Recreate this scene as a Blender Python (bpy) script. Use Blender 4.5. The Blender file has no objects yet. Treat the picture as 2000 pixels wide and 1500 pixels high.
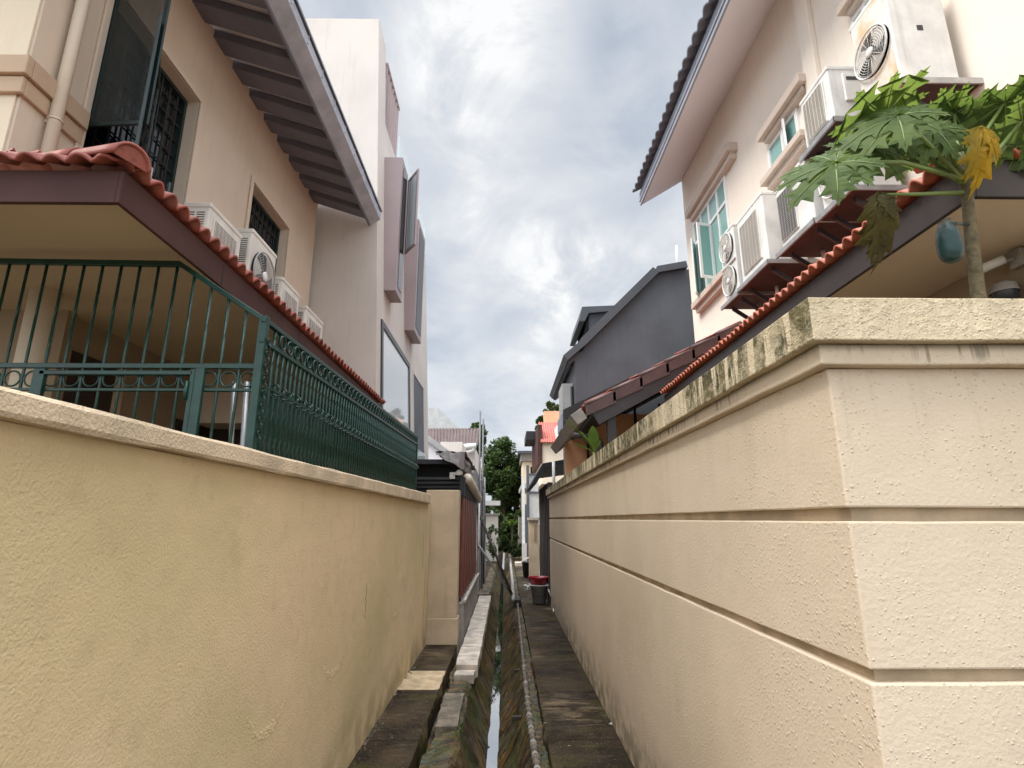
import bpy, bmesh, math, random
from mathutils import Vector, Matrix, noise
random.seed(7)
R = math.radians
scn = bpy.context.scene
col = scn.collection
# ------------------------------------------------------------------ camera
FPX, CH = 1071.0, 1.9
PIT = math.atan(264 / FPX)
YAW = math.atan(12 * math.cos(PIT) / FPX)
cd = bpy.data.cameras.new("camera"); cam = bpy.data.objects.new("camera", cd); col.objects.link(cam)
cam.location = (0, 0, CH); cam.rotation_euler = (math.pi / 2 + PIT, 0, -YAW)
cd.sensor_width = 36; cd.lens = FPX / 2000 * 36; cd.clip_start = 0.05; cd.clip_end = 2000
scn.camera = cam
_F = Vector((math.sin(YAW) * math.cos(PIT), math.cos(YAW) * math.cos(PIT), math.sin(PIT)))
_R = Vector((math.cos(YAW), -math.sin(YAW), 0)); _U = _R.cross(_F)
def ray(u, v): return _R * (u - 1000) + _U * (750 - v) + _F * FPX
def P(u, v, x=None, y=None, z=None):
    """measured point of the place: the sight line through a photo point, met with a known plane"""
    d = ray(u, v)
    t = x / d.x if x is not None else y / d.y if y is not None else (z - CH) / d.z
    return d * t + Vector((0, 0, CH))
# ------------------------------------------------------------------ world, sun, exposure
SUN_DIR = Vector((-0.60, -0.16, 0.85)).normalized()
SUN_EL = math.asin(SUN_DIR.z); SUN_AZ = math.atan2(SUN_DIR.x, SUN_DIR.y)
wd = bpy.data.worlds.new("World"); scn.world = wd; wd.use_nodes = True
nt = wd.node_tree; nt.nodes.clear()
def wn(t, **k):
    n = nt.nodes.new(t)
    for a, b in k.items(): setattr(n, a, b)
    return n
L = nt.links.new
def wmath(op, a, b=None, c=None):
    n = wn('ShaderNodeMath', operation=op)
    for i, s in enumerate((a, b, c)):
        if s is None: continue
        if isinstance(s, (int, float)): n.inputs[i].default_value = s
        else: L(s, n.inputs[i])
    return n.outputs[0]
def wrange(v, a, b, lo, hi):
    n = wn('ShaderNodeMapRange', interpolation_type='SMOOTHSTEP')
    L(v, n.inputs[0])
    for i, x in enumerate((a, b, lo, hi)): n.inputs[i + 1].default_value = x
    return n.outputs[0]
out = wn('ShaderNodeOutputWorld'); tcw = wn('ShaderNodeTexCoord'); sep = wn('ShaderNodeSeparateXYZ')
L(tcw.outputs['Generated'], sep.inputs[0])
sx, sy, sz = sep.outputs
den = wmath('ADD', wmath('MAXIMUM', sz, 0.0), 0.35)
cmb = wn('ShaderNodeCombineXYZ'); L(wmath('DIVIDE', sx, den), cmb.inputs[0]); L(wmath('DIVIDE', sy, den), cmb.inputs[1])
nz = wn('ShaderNodeTexNoise'); nz.inputs['Scale'].default_value = 3.1; nz.inputs['Detail'].default_value = 10; nz.inputs['Roughness'].default_value = .56; nz.inputs['Distortion'].default_value = .35
L(cmb.outputs[0], nz.inputs['Vector'])
val = wmath('MULTIPLY_ADD', wmath('SUBTRACT', nz.outputs[0], 0.5), 1.1, 0.56)
nz2 = wn('ShaderNodeTexNoise'); nz2.inputs['Scale'].default_value = 4.2; nz2.inputs['Detail'].default_value = 8; nz2.inputs['Roughness'].default_value = .6; nz2.inputs['Distortion'].default_value = .5
L(cmb.outputs[0], nz2.inputs['Vector']); brk = wrange(nz2.outputs[0], .36, .62, .1, 1.25)
def blob(u, v, rad, amp):
    global val
    d = ray(u, v).normalized()
    dt = wn('ShaderNodeVectorMath', operation='DOT_PRODUCT'); L(tcw.outputs['Generated'], dt.inputs[0]); dt.inputs[1].default_value = d
    c = math.cos(math.atan(rad / FPX))
    val = wmath('ADD', val, wmath('MULTIPLY', wrange(dt.outputs['Value'], c, 1.0, 0.0, amp), brk))
for b in ((940, 115, 230, .46), (1020, 60, 240, .10), (1000, 490, 210, .36), (1080, 570, 200, .14), (860, 400, 120, .16), (1150, 215, 260, -.30), (890, 540, 240, -.22), (800, 220, 200, -.08),
          (1260, 330, 260, .14), (1000, 790, 260, .16), (770, 20, 120, -.12), (1180, 560, 160, .10)): blob(*b)
rmp = wn('ShaderNodeValToRGB'); L(val, rmp.inputs[0])
el = rmp.color_ramp.elements
el[0].position = .15; el[0].color = (.36, .41, .475, 1); el[1].position = .97; el[1].color = (.83, .83, .82, 1)
for p_, c_ in ((.38, (.455, .495, .555, 1)), (.62, (.585, .61, .645, 1)), (.8, (.69, .70, .71, 1))):
    e_ = el.new(p_); e_.color = c_
# unseen sky overhead and behind the viewer is boosted, added fill for the walls
boost = wmath('ADD', wrange(sz, .77, .95, .53, 5.0), wrange(sy, .25, -.5, 0.0, .85))
bg = wn('ShaderNodeBackground'); L(rmp.outputs[0], bg.inputs[0]); L(boost, bg.inputs[1])
sky = wn('ShaderNodeTexSky'); sky.sky_type = 'NISHITA'; sky.sun_disc = False; sky.sun_elevation = SUN_EL; sky.sun_rotation = SUN_AZ
bs = wn('ShaderNodeBackground'); L(sky.outputs[0], bs.inputs[0]); bs.inputs[1].default_value = .06
mx = wn('ShaderNodeMixShader'); mx.inputs[0].default_value = .88
L(bs.outputs[0], mx.inputs[1]); L(bg.outputs[0], mx.inputs[2]); L(mx.outputs[0], out.inputs[0])
sl = bpy.data.lights.new("sun", 'SUN'); sl.energy = 1.6; sl.angle = R(25); sl.color = (1, .95, .87)
so = bpy.data.objects.new("sun", sl); col.objects.link(so); so.rotation_euler = SUN_DIR.to_track_quat('Z', 'Y').to_euler(); so.location = (0, -5, 20)
vs = scn.view_settings; vs.view_transform = 'Standard'; vs.look = 'None'; vs.gamma = 1; vs.use_curve_mapping = False; vs.exposure = 1.3
# ------------------------------------------------------------------ materials
class NT:
    def __init__(s, name):
        s.m = bpy.data.materials.new(name); s.m.use_nodes = True; s.t = s.m.node_tree
        s.b = s.t.nodes['Principled BSDF']; s.tc = s.n('ShaderNodeTexCoord'); s.o = s.tc.outputs['Object']; s.h = None
    def n(s, t, **k):
        x = s.t.nodes.new(t)
        for a, b in k.items(): setattr(x, a, b)
        return x
    def l(s, a, b): s.t.links.new(a, b)
    def mapping(s, sc):
        x = s.n('ShaderNodeMapping'); s.l(s.o, x.inputs[0]); x.inputs['Scale'].default_value = sc; return x.outputs[0]
    def noise(s, scale, det=4, rough=.55, vec=None, dist=0):
        x = s.n('ShaderNodeTexNoise'); s.l(vec or s.o, x.inputs['Vector']); x.inputs['Scale'].default_value = scale
        x.inputs['Detail'].default_value = det; x.inputs['Roughness'].default_value = rough; x.inputs['Distortion'].default_value = dist
        return x.outputs[0]
    def rng(s, v, a, b, lo=0, hi=1, smooth=True):
        x = s.n('ShaderNodeMapRange'); x.interpolation_type = 'SMOOTHSTEP' if smooth else 'LINEAR'; s.l(v, x.inputs[0])
        for i, q in enumerate((a, b, lo, hi)): x.inputs[i + 1].default_value = q
        return x.outputs[0]
    def math(s, op, a, b=None):
        x = s.n('ShaderNodeMath', operation=op)
        for i, q in enumerate((a, b)):
            if q is None: continue
            if isinstance(q, (int, float)): x.inputs[i].default_value = q
            else: s.l(q, x.inputs[i])
        return x.outputs[0]
    def mix(s, f, a, b, mode='MIX'):
        x = s.n('ShaderNodeMix', data_type='RGBA', blend_type=mode)
        for i, q in ((0, f), (6, a), (7, b)):
            if isinstance(q, (int, float)): x.inputs[i].default_value = q
            elif isinstance(q, tuple): x.inputs[i].default_value = (*q, 1) if len(q) == 3 else q
            else: s.l(q, x.inputs[i])
        return x.outputs[2]
    def blobs(s, scale, dens):
        """scattered raised droplets of plaster"""
        w = s.n('ShaderNodeTexNoise'); s.l(s.o, w.inputs['Vector']); w.inputs['Scale'].default_value = scale * .8; w.inputs['Detail'].default_value = 2
        mx_ = s.n('ShaderNodeVectorMath', operation='MULTIPLY_ADD'); s.l(w.outputs['Color'], mx_.inputs[0]); mx_.inputs[1].default_value = (.9 / scale,) * 3; s.l(s.o, mx_.inputs[2])
        v = s.n('ShaderNodeTexVoronoi'); s.l(mx_.outputs[0], v.inputs['Vector']); v.inputs['Scale'].default_value = scale
        sp = s.n('ShaderNodeSeparateColor'); s.l(v.outputs['Color'], sp.inputs[0])
        sz_ = s.rng(sp.outputs[1], 0, 1, .22, .5, False)
        h = s.rng(s.math('DIVIDE', v.outputs['Distance'], sz_), 1.0, .35)
        return s.math('MULTIPLY', h, s.math('LESS_THAN', sp.outputs[0], dens))
    def xyz(s):
        x = s.n('ShaderNodeSeparateXYZ'); s.l(s.o, x.inputs[0]); return x.outputs
    def bump(s, h, strength, dist):
        x = s.n('ShaderNodeBump'); x.inputs['Strength'].default_value = strength; x.inputs['Distance'].default_value = dist
        s.l(h, x.inputs['Height'])
        if s.h: s.l(s.h, x.inputs['Normal'])
        s.h = x.outputs[0]; s.l(s.h, s.b.inputs['Normal'])
    def col(s, c):
        if isinstance(c, tuple): s.b.inputs['Base Color'].default_value = (*c, 1)
        else: s.l(c, s.b.inputs['Base Color'])
    def rough(s, r):
        if isinstance(r, (int, float)): s.b.inputs['Roughness'].default_value = r
        else: s.l(r, s.b.inputs['Roughness'])
def paint(name, c, rough=.6, var=.12, vs_=3.0, bump=None, metal=0, streak=0, spec=None):
    k = NT(name); d = tuple(x * (1 - var) for x in c); h = tuple(min(1, x * (1 + var * .5)) for x in c)
    cc = k.mix(k.rng(k.noise(vs_, 5), .3, .7), d, h)
    if streak:
        st = k.rng(k.noise(1, 4, .6, k.mapping((14, 14, 1.1))), .52, .75)
        cc = k.mix(k.math('MULTIPLY', st, streak), cc, tuple(x * .45 for x in c))
    k.col(cc); k.rough(rough); k.b.inputs['Metallic'].default_value = metal
    if spec is not None: k.b.inputs['Specular IOR Level'].default_value = spec
    if bump: k.bump(k.noise(bump[0], 4, .6), bump[1], bump[2])
    return k.m
def stucco_left():
    k = NT('olive_beige_stucco'); x, y, z = k.xyz()
    c = k.mix(k.rng(k.noise(.9, 5, .6), .35, .68), (.70, .53, .325), (.62, .49, .275))
    c = k.mix(k.math('MULTIPLY', k.rng(k.noise(.8, 5, .6), .46, .70), .40), c, (.50, .405, .215))
    c = k.mix(k.math('MULTIPLY', k.rng(k.noise(6, 6, .7), .52, .70), .25), c, (.40, .31, .17))
    low = k.math('MULTIPLY', k.rng(z, .55, .0), k.rng(k.noise(4, 5), .38, .62))
    c = k.mix(k.math('MULTIPLY', low, .55), c, (.20, .155, .085))
    k.col(c); k.rough(.92); k.b.inputs['Specular IOR Level'].default_value = .2
    k.bump(k.noise(2.2, 3), .5, .03)
    k.bump(k.noise(85, 3, .6), .6, .006)
    pt = k.rng(k.noise(1.3, 2), .4, .65)
    k.bump(k.math('MULTIPLY', k.noise(75, 4, .62), k.math('ADD', pt, .25)), .45, .008)
    return k.m
def stucco_right():
    k = NT('cream_blob_stucco'); x, y, z = k.xyz()
    c = k.mix(k.rng(k.noise(1.1, 5, .6), .35, .68), (.645, .525, .39), (.60, .485, .35))
    # damp run-off marks below the coping and dirt rising from the path
    dr = k.noise(1, 5, .65, k.mapping((16, 7, 1.0)))
    top = k.math('MULTIPLY', k.rng(z, 1.75, 2.38), k.rng(dr, .48, .72))
    c = k.mix(k.math('MULTIPLY', top, .18), c, (.24, .20, .13))
    c = k.mix(k.math('MULTIPLY', k.rng(k.noise(1.7, 6, .7), .55, .72), .35), c, (.46, .40, .29))
    low = k.math('MULTIPLY', k.rng(z, .55, -.02), k.rng(k.noise(5, 5), .35, .6))
    c = k.mix(k.math('MULTIPLY', low, .75), c, (.13, .105, .06))
    k.col(c); k.rough(.9); k.b.inputs['Specular IOR Level'].default_value = .2
    k.bump(k.noise(1.8, 3), .4, .03)
    k.bump(k.noise(70, 3, .6), .45, .005)
    k.bump(k.math('MULTIPLY', k.blobs(68, .42), k.rng(k.noise(2.4, 2), .34, .58)), .5, .007)
    return k.m
def coping_right():
    k = NT('mossy_cream_coping'); x, y, z = k.xyz()
    c = k.mix(k.rng(k.noise(3, 5), .35, .65), (.64, .53, .36), (.56, .46, .30))
    g = k.n('ShaderNodeNewGeometry'); sp = k.n('ShaderNodeSeparateXYZ'); k.l(g.outputs['Normal'], sp.inputs[0])
    side = k.rng(sp.outputs[0], -.3, -.8)
    stv = k.noise(1, 6, .7, k.mapping((22, 10, 1.5)))
    st = k.rng(stv, .40, .50)
    mot = k.rng(k.noise(24, 5, .65), .38, .62)
    zz = k.rng(z, 2.34, 2.60, .55, 1)
    msk = k.math('MULTIPLY', k.math('MULTIPLY', st, k.math('ADD', k.math('MULTIPLY', mot, .5), .5)), zz)
    msk = k.math('MULTIPLY', msk, k.rng(k.noise(1.9, 4, .6), .36, .56, .30, 1))
    msk = k.math('MULTIPLY', msk, k.math('ADD', k.math('MULTIPLY', side, .80), .18))
    msk = k.math('MINIMUM', k.math('MULTIPLY', msk, 1.45), .96)
    c = k.mix(msk, c, k.mix(k.rng(k.noise(9, 3), .4, .6), (.045, .046, .020), (.12, .10, .042)))
    ft = k.math('MULTIPLY', k.rng(k.noise(19, 6, .7), .53, .66), k.rng(k.noise(3.0, 3), .45, .62))
    c = k.mix(k.math('MULTIPLY', ft, .75), c, (.17, .135, .055))
    k.col(c); k.rough(.92); k.b.inputs['Specular IOR Level'].default_value = .2
    k.bump(k.noise(60, 4, .65), .7, .006)
    k.bump(k.blobs(80, .55), .55, .007); k.bump(k.rng(k.noise(46, 4, .6), .45, .8), .5, .008)
    return k.m
def band_right():
    k = NT('dripped_shaded_cream_band'); x, y, z = k.xyz()
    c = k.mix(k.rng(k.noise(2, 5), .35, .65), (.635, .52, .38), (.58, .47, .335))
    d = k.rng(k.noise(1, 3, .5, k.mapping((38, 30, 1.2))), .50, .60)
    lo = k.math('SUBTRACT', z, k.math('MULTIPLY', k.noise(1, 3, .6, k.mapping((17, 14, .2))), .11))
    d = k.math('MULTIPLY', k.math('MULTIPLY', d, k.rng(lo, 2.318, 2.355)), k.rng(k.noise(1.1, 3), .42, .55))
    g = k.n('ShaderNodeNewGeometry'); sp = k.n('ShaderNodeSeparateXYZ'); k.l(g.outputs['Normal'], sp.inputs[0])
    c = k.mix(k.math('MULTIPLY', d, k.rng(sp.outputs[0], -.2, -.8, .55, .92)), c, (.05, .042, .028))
    c = k.mix(k.math('MULTIPLY', k.rng(z, 2.405, 2.436), .75), c, (.14, .115, .075))  # dark line below the coping: shade of the overhang painted in
    k.col(c); k.rough(.9); k.b.inputs['Specular IOR Level'].default_value = .2; k.bump(k.noise(60, 4, .6), .4, .005); k.bump(k.blobs(72, .35), .4, .006)
    return k.m
def path_mat():
    k = NT('damp_dark_concrete')
    c = k.mix(k.rng(k.noise(1.6, 6, .65), .35, .68), (.013, .0085, .0045), (.050, .033, .017))
    tr = k.noise(1, 6, .7, k.mapping((1.5, 7, 1)))
    c = k.mix(k.math('MULTIPLY', k.rng(tr, .54, .70), .7), c, (.12, .088, .054))
    c = k.mix(k.math('MULTIPLY', k.rng(k.noise(2.3, 4), .52, .68), .8), c, (.05, .043, .009))
    x, y, z = k.xyz()
    wr = k.math('MULTIPLY', k.rng(k.noise(1, 7, .75, k.mapping((2.6, 9, 1))), .47, .60), k.rng(k.noise(.45, 2), .50, .62))
    c = k.mix(k.math('MULTIPLY', wr, .8), c, (.19, .135, .08))
    c = k.mix(k.math('MULTIPLY', k.rng(k.noise(28, 6, .75), .5, .68), .5), c, (.11, .085, .055))
    fr = k.math('FRACT', k.math('DIVIDE', k.math('ADD', y, k.math('MULTIPLY', k.noise(6, 2), .03)), 1.37)); c = k.mix(k.math('MULTIPLY', k.math('LESS_THAN', fr, .014), .85), c, (.006, .005, .004))
    spk = k.rng(k.noise(60, 1, .4), .74, .77); c = k.mix(k.math('MULTIPLY', spk, .8), c, (.40, .36, .28))
    k.col(c); k.rough(k.rng(k.noise(2.1, 4), .35, .65, .55, .9)); k.b.inputs['Specular IOR Level'].default_value = .16
    k.bump(k.noise(40, 5, .65), .6, .01); k.bump(k.noise(5, 3), .5, .02)
    return k.m
def drain_mat():
    k = NT('mossy_drain_side'); x, y, z = k.xyz()
    sk = k.n('ShaderNodeMapping'); k.l(k.o, sk.inputs[0]); sk.inputs['Rotation'].default_value = (R(38), 0, 0); sk.inputs['Scale'].default_value = (3, 13, 1.2)
    st = k.noise(1, 5, .65, sk.outputs[0])
    c = k.mix(k.rng(st, .35, .62), (.008, .006, .003), (.075, .048, .022))
    c = k.mix(k.math('MULTIPLY', k.rng(st, .46, .60), k.rng(k.noise(1.6, 3), .38, .54)), c, (.15, .075, .010))
    c = k.mix(k.math('MULTIPLY', k.rng(k.noise(2.2, 4), .48, .62), .75), c, (.04, .05, .012))
    c = k.mix(k.math('MULTIPLY', k.rng(k.noise(14, 6, .75), .55, .66), .5), c, (.17, .13, .08))
    c = k.mix(k.rng(k.noise(20, 5, .7), .56, .66), c, (.010, .009, .006))
    k.col(c); k.rough(k.rng(k.noise(3, 3), .3, .7, .35, .8)); k.bump(st, .8, .03); k.bump(k.noise(45, 4), .5, .01)
    return k.m
def tile_mat(name, a, b, moss=.3):
    k = NT(name); x, y, z = k.xyz(); cm = k.n('ShaderNodeCombineXYZ'); k.l(k.math('FLOOR', k.math('MULTIPLY', y, 9.6)), cm.inputs[0]); k.l(k.math('FLOOR', k.math('MULTIPLY', x, 4.2)), cm.inputs[1])
    wn_ = k.n('ShaderNodeTexWhiteNoise'); k.l(cm.outputs[0], wn_.inputs[0])
    c = k.mix(k.rng(wn_.outputs[0], 0, 1), k.mix(k.rng(k.noise(7, 4), .35, .65), a, b), tuple(x_ * .72 + .03 for x_ in a))
    c = k.mix(k.math('MULTIPLY', k.rng(k.noise(16, 5, .7), .5, .7), moss), c, tuple(x * .25 for x in a))
    k.col(c); k.rough(.55); k.bump(k.noise(70, 3), .3, .004); return k.m
def leaf_mat(name, a, b, trans=.35):
    k = NT(name); c = k.mix(k.rng(k.noise(6, 4), .3, .7), a, b); k.col(c); k.rough(.6); k.b.inputs['Specular IOR Level'].default_value = .22
    tr = k.n('ShaderNodeBsdfTranslucent'); k.l(k.mix(1.0, c, (1.5, 1.45, .8), 'MULTIPLY'), tr.inputs[0])
    ms = k.n('ShaderNodeMixShader'); ms.inputs[0].default_value = trans; k.l(k.b.outputs[0], ms.inputs[1]); k.l(tr.outputs[0], ms.inputs[2])
    k.l(ms.outputs[0], k.t.nodes['Material Output'].inputs[0]); return k.m
def glass_mat(name, c, rough=.04, spec=.9):
    k = NT(name); k.col(c); k.rough(rough); k.b.inputs['Specular IOR Level'].default_value = spec; k.b.inputs['IOR'].default_value = 1.5
    k.bump(k.noise(1.3, 2), .03, .02); return k.m
M = dict(
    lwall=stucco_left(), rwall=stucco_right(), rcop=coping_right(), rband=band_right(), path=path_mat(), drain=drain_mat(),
    lcop=paint('beige_plaster_coping', (.60, .465, .31), .9, .18, 5, (75, .8, .012)),
    pier=paint('beige_pier_plaster', (.56, .43, .29), .9, .16, 2.2, (90, .3, .004), streak=.2),
    lhouse=paint('peach_render', (.69, .57, .45), .9, .07, 1.2, (90, .35, .004), streak=.12),
    lhouse_band=paint('tan_moulding', (.52, .375, .255), .85, .08, 2, (60, .2, .003)),
    cream=paint('cream_render', (.78, .66, .50), .9, .06, 1.2, (80, .35, .004), streak=.08),
    rhouse=paint('pale_cream_render', (.82, .735, .64), .88, .05, .8, (60, .2, .003), streak=.10),
    rtrim=paint('taupe_moulding', (.56, .46, .39), .8, .08, 2, (60, .2, .003)),
    soffit=paint('pale_grey_soffit', (.82, .80, .83), .85, .04, .8),
    psoff=paint('tan_porch_ceiling', (.50, .385, .25), .9, .08, .7),
    rafter=paint('slate_rafter_paint', (.175, .175, .215), .7, .12, 3),
    eave=paint('weathered_grey_eave', (.48, .51, .58), .6, .2, 4, streak=.25),
    brownf=paint('dark_brown_fascia', (.068, .030, .025), .65, .2, 2.5, streak=.3, spec=.2),
    greyf=paint('grey_blue_fascia', (.34, .36, .42), .5, .1, 2),
    ltile=tile_mat('red_clay_tile', (.34, .066, .036), (.22, .048, .03), .55),
    rtile=tile_mat('orange_clay_tile', (.45, .105, .045), (.31, .070, .036), .35),
    greytile=tile_mat('slate_blue_tile', (.20, .215, .25), (.15, .165, .20), .3),
    browntile=tile_mat('brown_roof_tile', (.085, .045, .038), (.055, .032, .028), .3),
    redtile=tile_mat('bright_red_roof_tile', (.50, .125, .09), (.40, .085, .06), .3),
    white=paint('white_render', (.60, .54, .485), .85, .10, .7, streak=.16),
    mauve=paint('mauve_metal_cladding', (.33, .255, .255), .45, .06, 1.5),
    dkframe=paint('charcoal_frame', (.035, .035, .04), .4, .15, 4),
    darkgreen=paint('dark_green_frame', (.012, .028, .026), .35, .2, 5),
    green=paint('green_gloss_grille', (.003, .036, .024), .38, .3, 14, (60, .3, .003)),
    dgrey=paint('slate_grey_render', (.105, .112, .125), .8, .16, 1.4, (60, .3, .004), streak=.35),
    dgroof=paint('slate_roof_edge', (.07, .075, .085), .5, .1, 1.5),
    black=paint('sooty_black', (.018, .018, .02), .7, .3, 3),
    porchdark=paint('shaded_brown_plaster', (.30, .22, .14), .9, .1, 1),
    door=paint('dark_brown_door', (.03, .018, .012), .5, .3, 6),
    acw=paint('ac_white_enamel', (.72, .71, .68), .4, .14, 5, streak=.32),
    acc=paint('ac_cream_enamel', (.66, .62, .55), .4, .1, 4, streak=.2),
    acdark=paint('ac_recess', (.05, .048, .045), .7, .2, 5),
    acmesh=paint('ac_grey_grille', (.38, .37, .36), .45, .1, 6),
    
    tray=paint('red_oxide_tray', (.055, .028, .025), .7, .3, 5, (40, .3, .004)),
    steel=paint('galvanised_steel', (.42, .42, .42), .4, .2, 8, metal=.6),
    pipew=paint('cream_pipe', (.70, .60, .47), .45, .08, 2, streak=.1),
    wframe=paint('white_window_frame', (.80, .80, .79), .35, .04, 3),
    teal=glass_mat('teal_tinted_glass', (.22, .40, .375), .08, .6),
    dglass=glass_mat('dark_window_glass', (.012, .016, .017), .05, .55),
    mirror=glass_mat('bright_reflective_glass', (.55, .58, .60), .03, 1.0),
    slat=paint('rust_red_slat', (.20, .048, .026), .5, .25, 6),
    tarp=paint('grey_brown_tarpaulin', (.20, .175, .165), .7, .25, 3, (9, .5, .03), streak=.35),
    slab=paint('pale_concrete_slab', (.52, .45, .37), .85, .35, 6, (50, .5, .008)),
    patch=paint('buff_cement_patch', (.48, .36, .22), .85, .3, 7, (50, .5, .008)),
    broken=paint('broken_grey_concrete', (.17, .14, .10), .9, .5, 7, (40, .8, .02)),
    rpsoff=paint('light_tan_porch_ceiling', (.66, .55, .42), .9, .08, .7),
    verge=paint('dusty_brown_verge_tile', (.085, .042, .037), .55, .25, 5),
    grime=paint('grimy_taped_pipe', (.12, .10, .08), .6, .6, 14, (60, .6, .006), streak=.2),
    rgroove=paint('shaded_groove_plaster', (.46, .355, .235), .95, .3, 4, (60, .5, .005)),  # darker than the wall: the groove's shade is put into its colour
    litter=paint('dry_leaf_litter', (.17, .12, .06), .8, .5, 40),
    polem=paint('dull_grey_pole', (.11, .11, .115), .5, .2, 6),
    rfascia=paint('brown_grey_fascia', (.036, .027, .026), .5, .2, 2.5, streak=.3),  # brown grey, darkened so the colour holds the shade under the tile edge
    frost=paint('frosted_pane', (.55, .60, .60), .15, .06, 2),
    orange=paint('apricot_render', (.72, .38, .22), .8, .08, 1.5),
    concrete=paint('grey_concrete', (.30, .27, .24), .85, .25, 5, (40, .5, .01), streak=.4),
    plywood=paint('dark_wood_board', (.045, .035, .028), .8, .3, 4, streak=.4),
    bucket=paint('grey_plastic', (.36, .35, .33), .4, .15, 7),
    red=paint('red_plastic', (.30, .014, .02), .35, .15, 6),
    bin=paint('black_plastic', (.03, .03, .032), .5, .2, 6),
    whitep=paint('white_plastic', (.70, .68, .64), .5, .1, 6),
    bark=paint('tree_bark', (.10, .075, .05), .9, .3, 9, (25, .8, .02)),
    papbark=paint('papaya_bark', (.125, .098, .05), .9, .35, 30, (50, .9, .008)),
    petiole=paint('pale_green_petiole', (.14, .20, .05), .5, .2, 6),
    leaf=leaf_mat('papaya_leaf', (.072, .118, .038), (.135, .190, .060), .5),
    leafy=leaf_mat('yellow_papaya_leaf', (.42, .25, .012), (.20, .15, .02), .25),
    leafb=leaf_mat('withered_leaf', (.05, .042, .018), (.09, .075, .02), .15),
    foliage=leaf_mat('tree_foliage', (.028, .055, .018), (.070, .105, .034), .3),
    foliage2=leaf_mat('light_foliage', (.06, .11, .02), (.10, .15, .03), .3),
    bag=paint('blue_plastic_bag', (.10, .26, .33), .3, .3, 12, (20, .6, .01)),
    ground=paint('bare_earth', (.09, .075, .055), .95, .3, 2, (20, .5, .02)),
    kerb=paint('light_grey_metal_roof', (.45, .45, .44), .5, .15, 2, streak=.2),
)
k = NT('rust_stained_enamel'); k.col(k.mix(k.rng(k.noise(3.4, 5, .6), .40, .62), (.72, .69, .63), (.70, .44, .25))); k.rough(.5); M['rust'] = k.m
k = NT('drain_water'); k.col((.02, .022, .018)); k.rough(.02); k.b.inputs['Specular IOR Level'].default_value = 1.0; k.b.inputs['IOR'].default_value = 3.6
k.bump(k.noise(9, 2, .5, k.mapping((1.5, .5, 1))), .06, .02); M['water'] = k.m
k = NT('clear_balustrade_glass'); k.col((.75, .85, .83)); k.rough(.03); k.b.inputs['Alpha'].default_value = .45; M['clear'] = k.m
k = NT('tinted_sash_glass'); k.col((.03, .04, .04)); k.rough(.04); k.b.inputs['Alpha'].default_value = .55; M['sashglass'] = k.m
k = NT('blue_bag_film'); k.col((.018, .06, .07)); k.rough(.3); k.b.inputs['Alpha'].default_value = .72; k.bump(k.noise(22, 3), .8, .01); k.b.inputs['Alpha'].default_value = .6; M['bag'] = k.m
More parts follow.
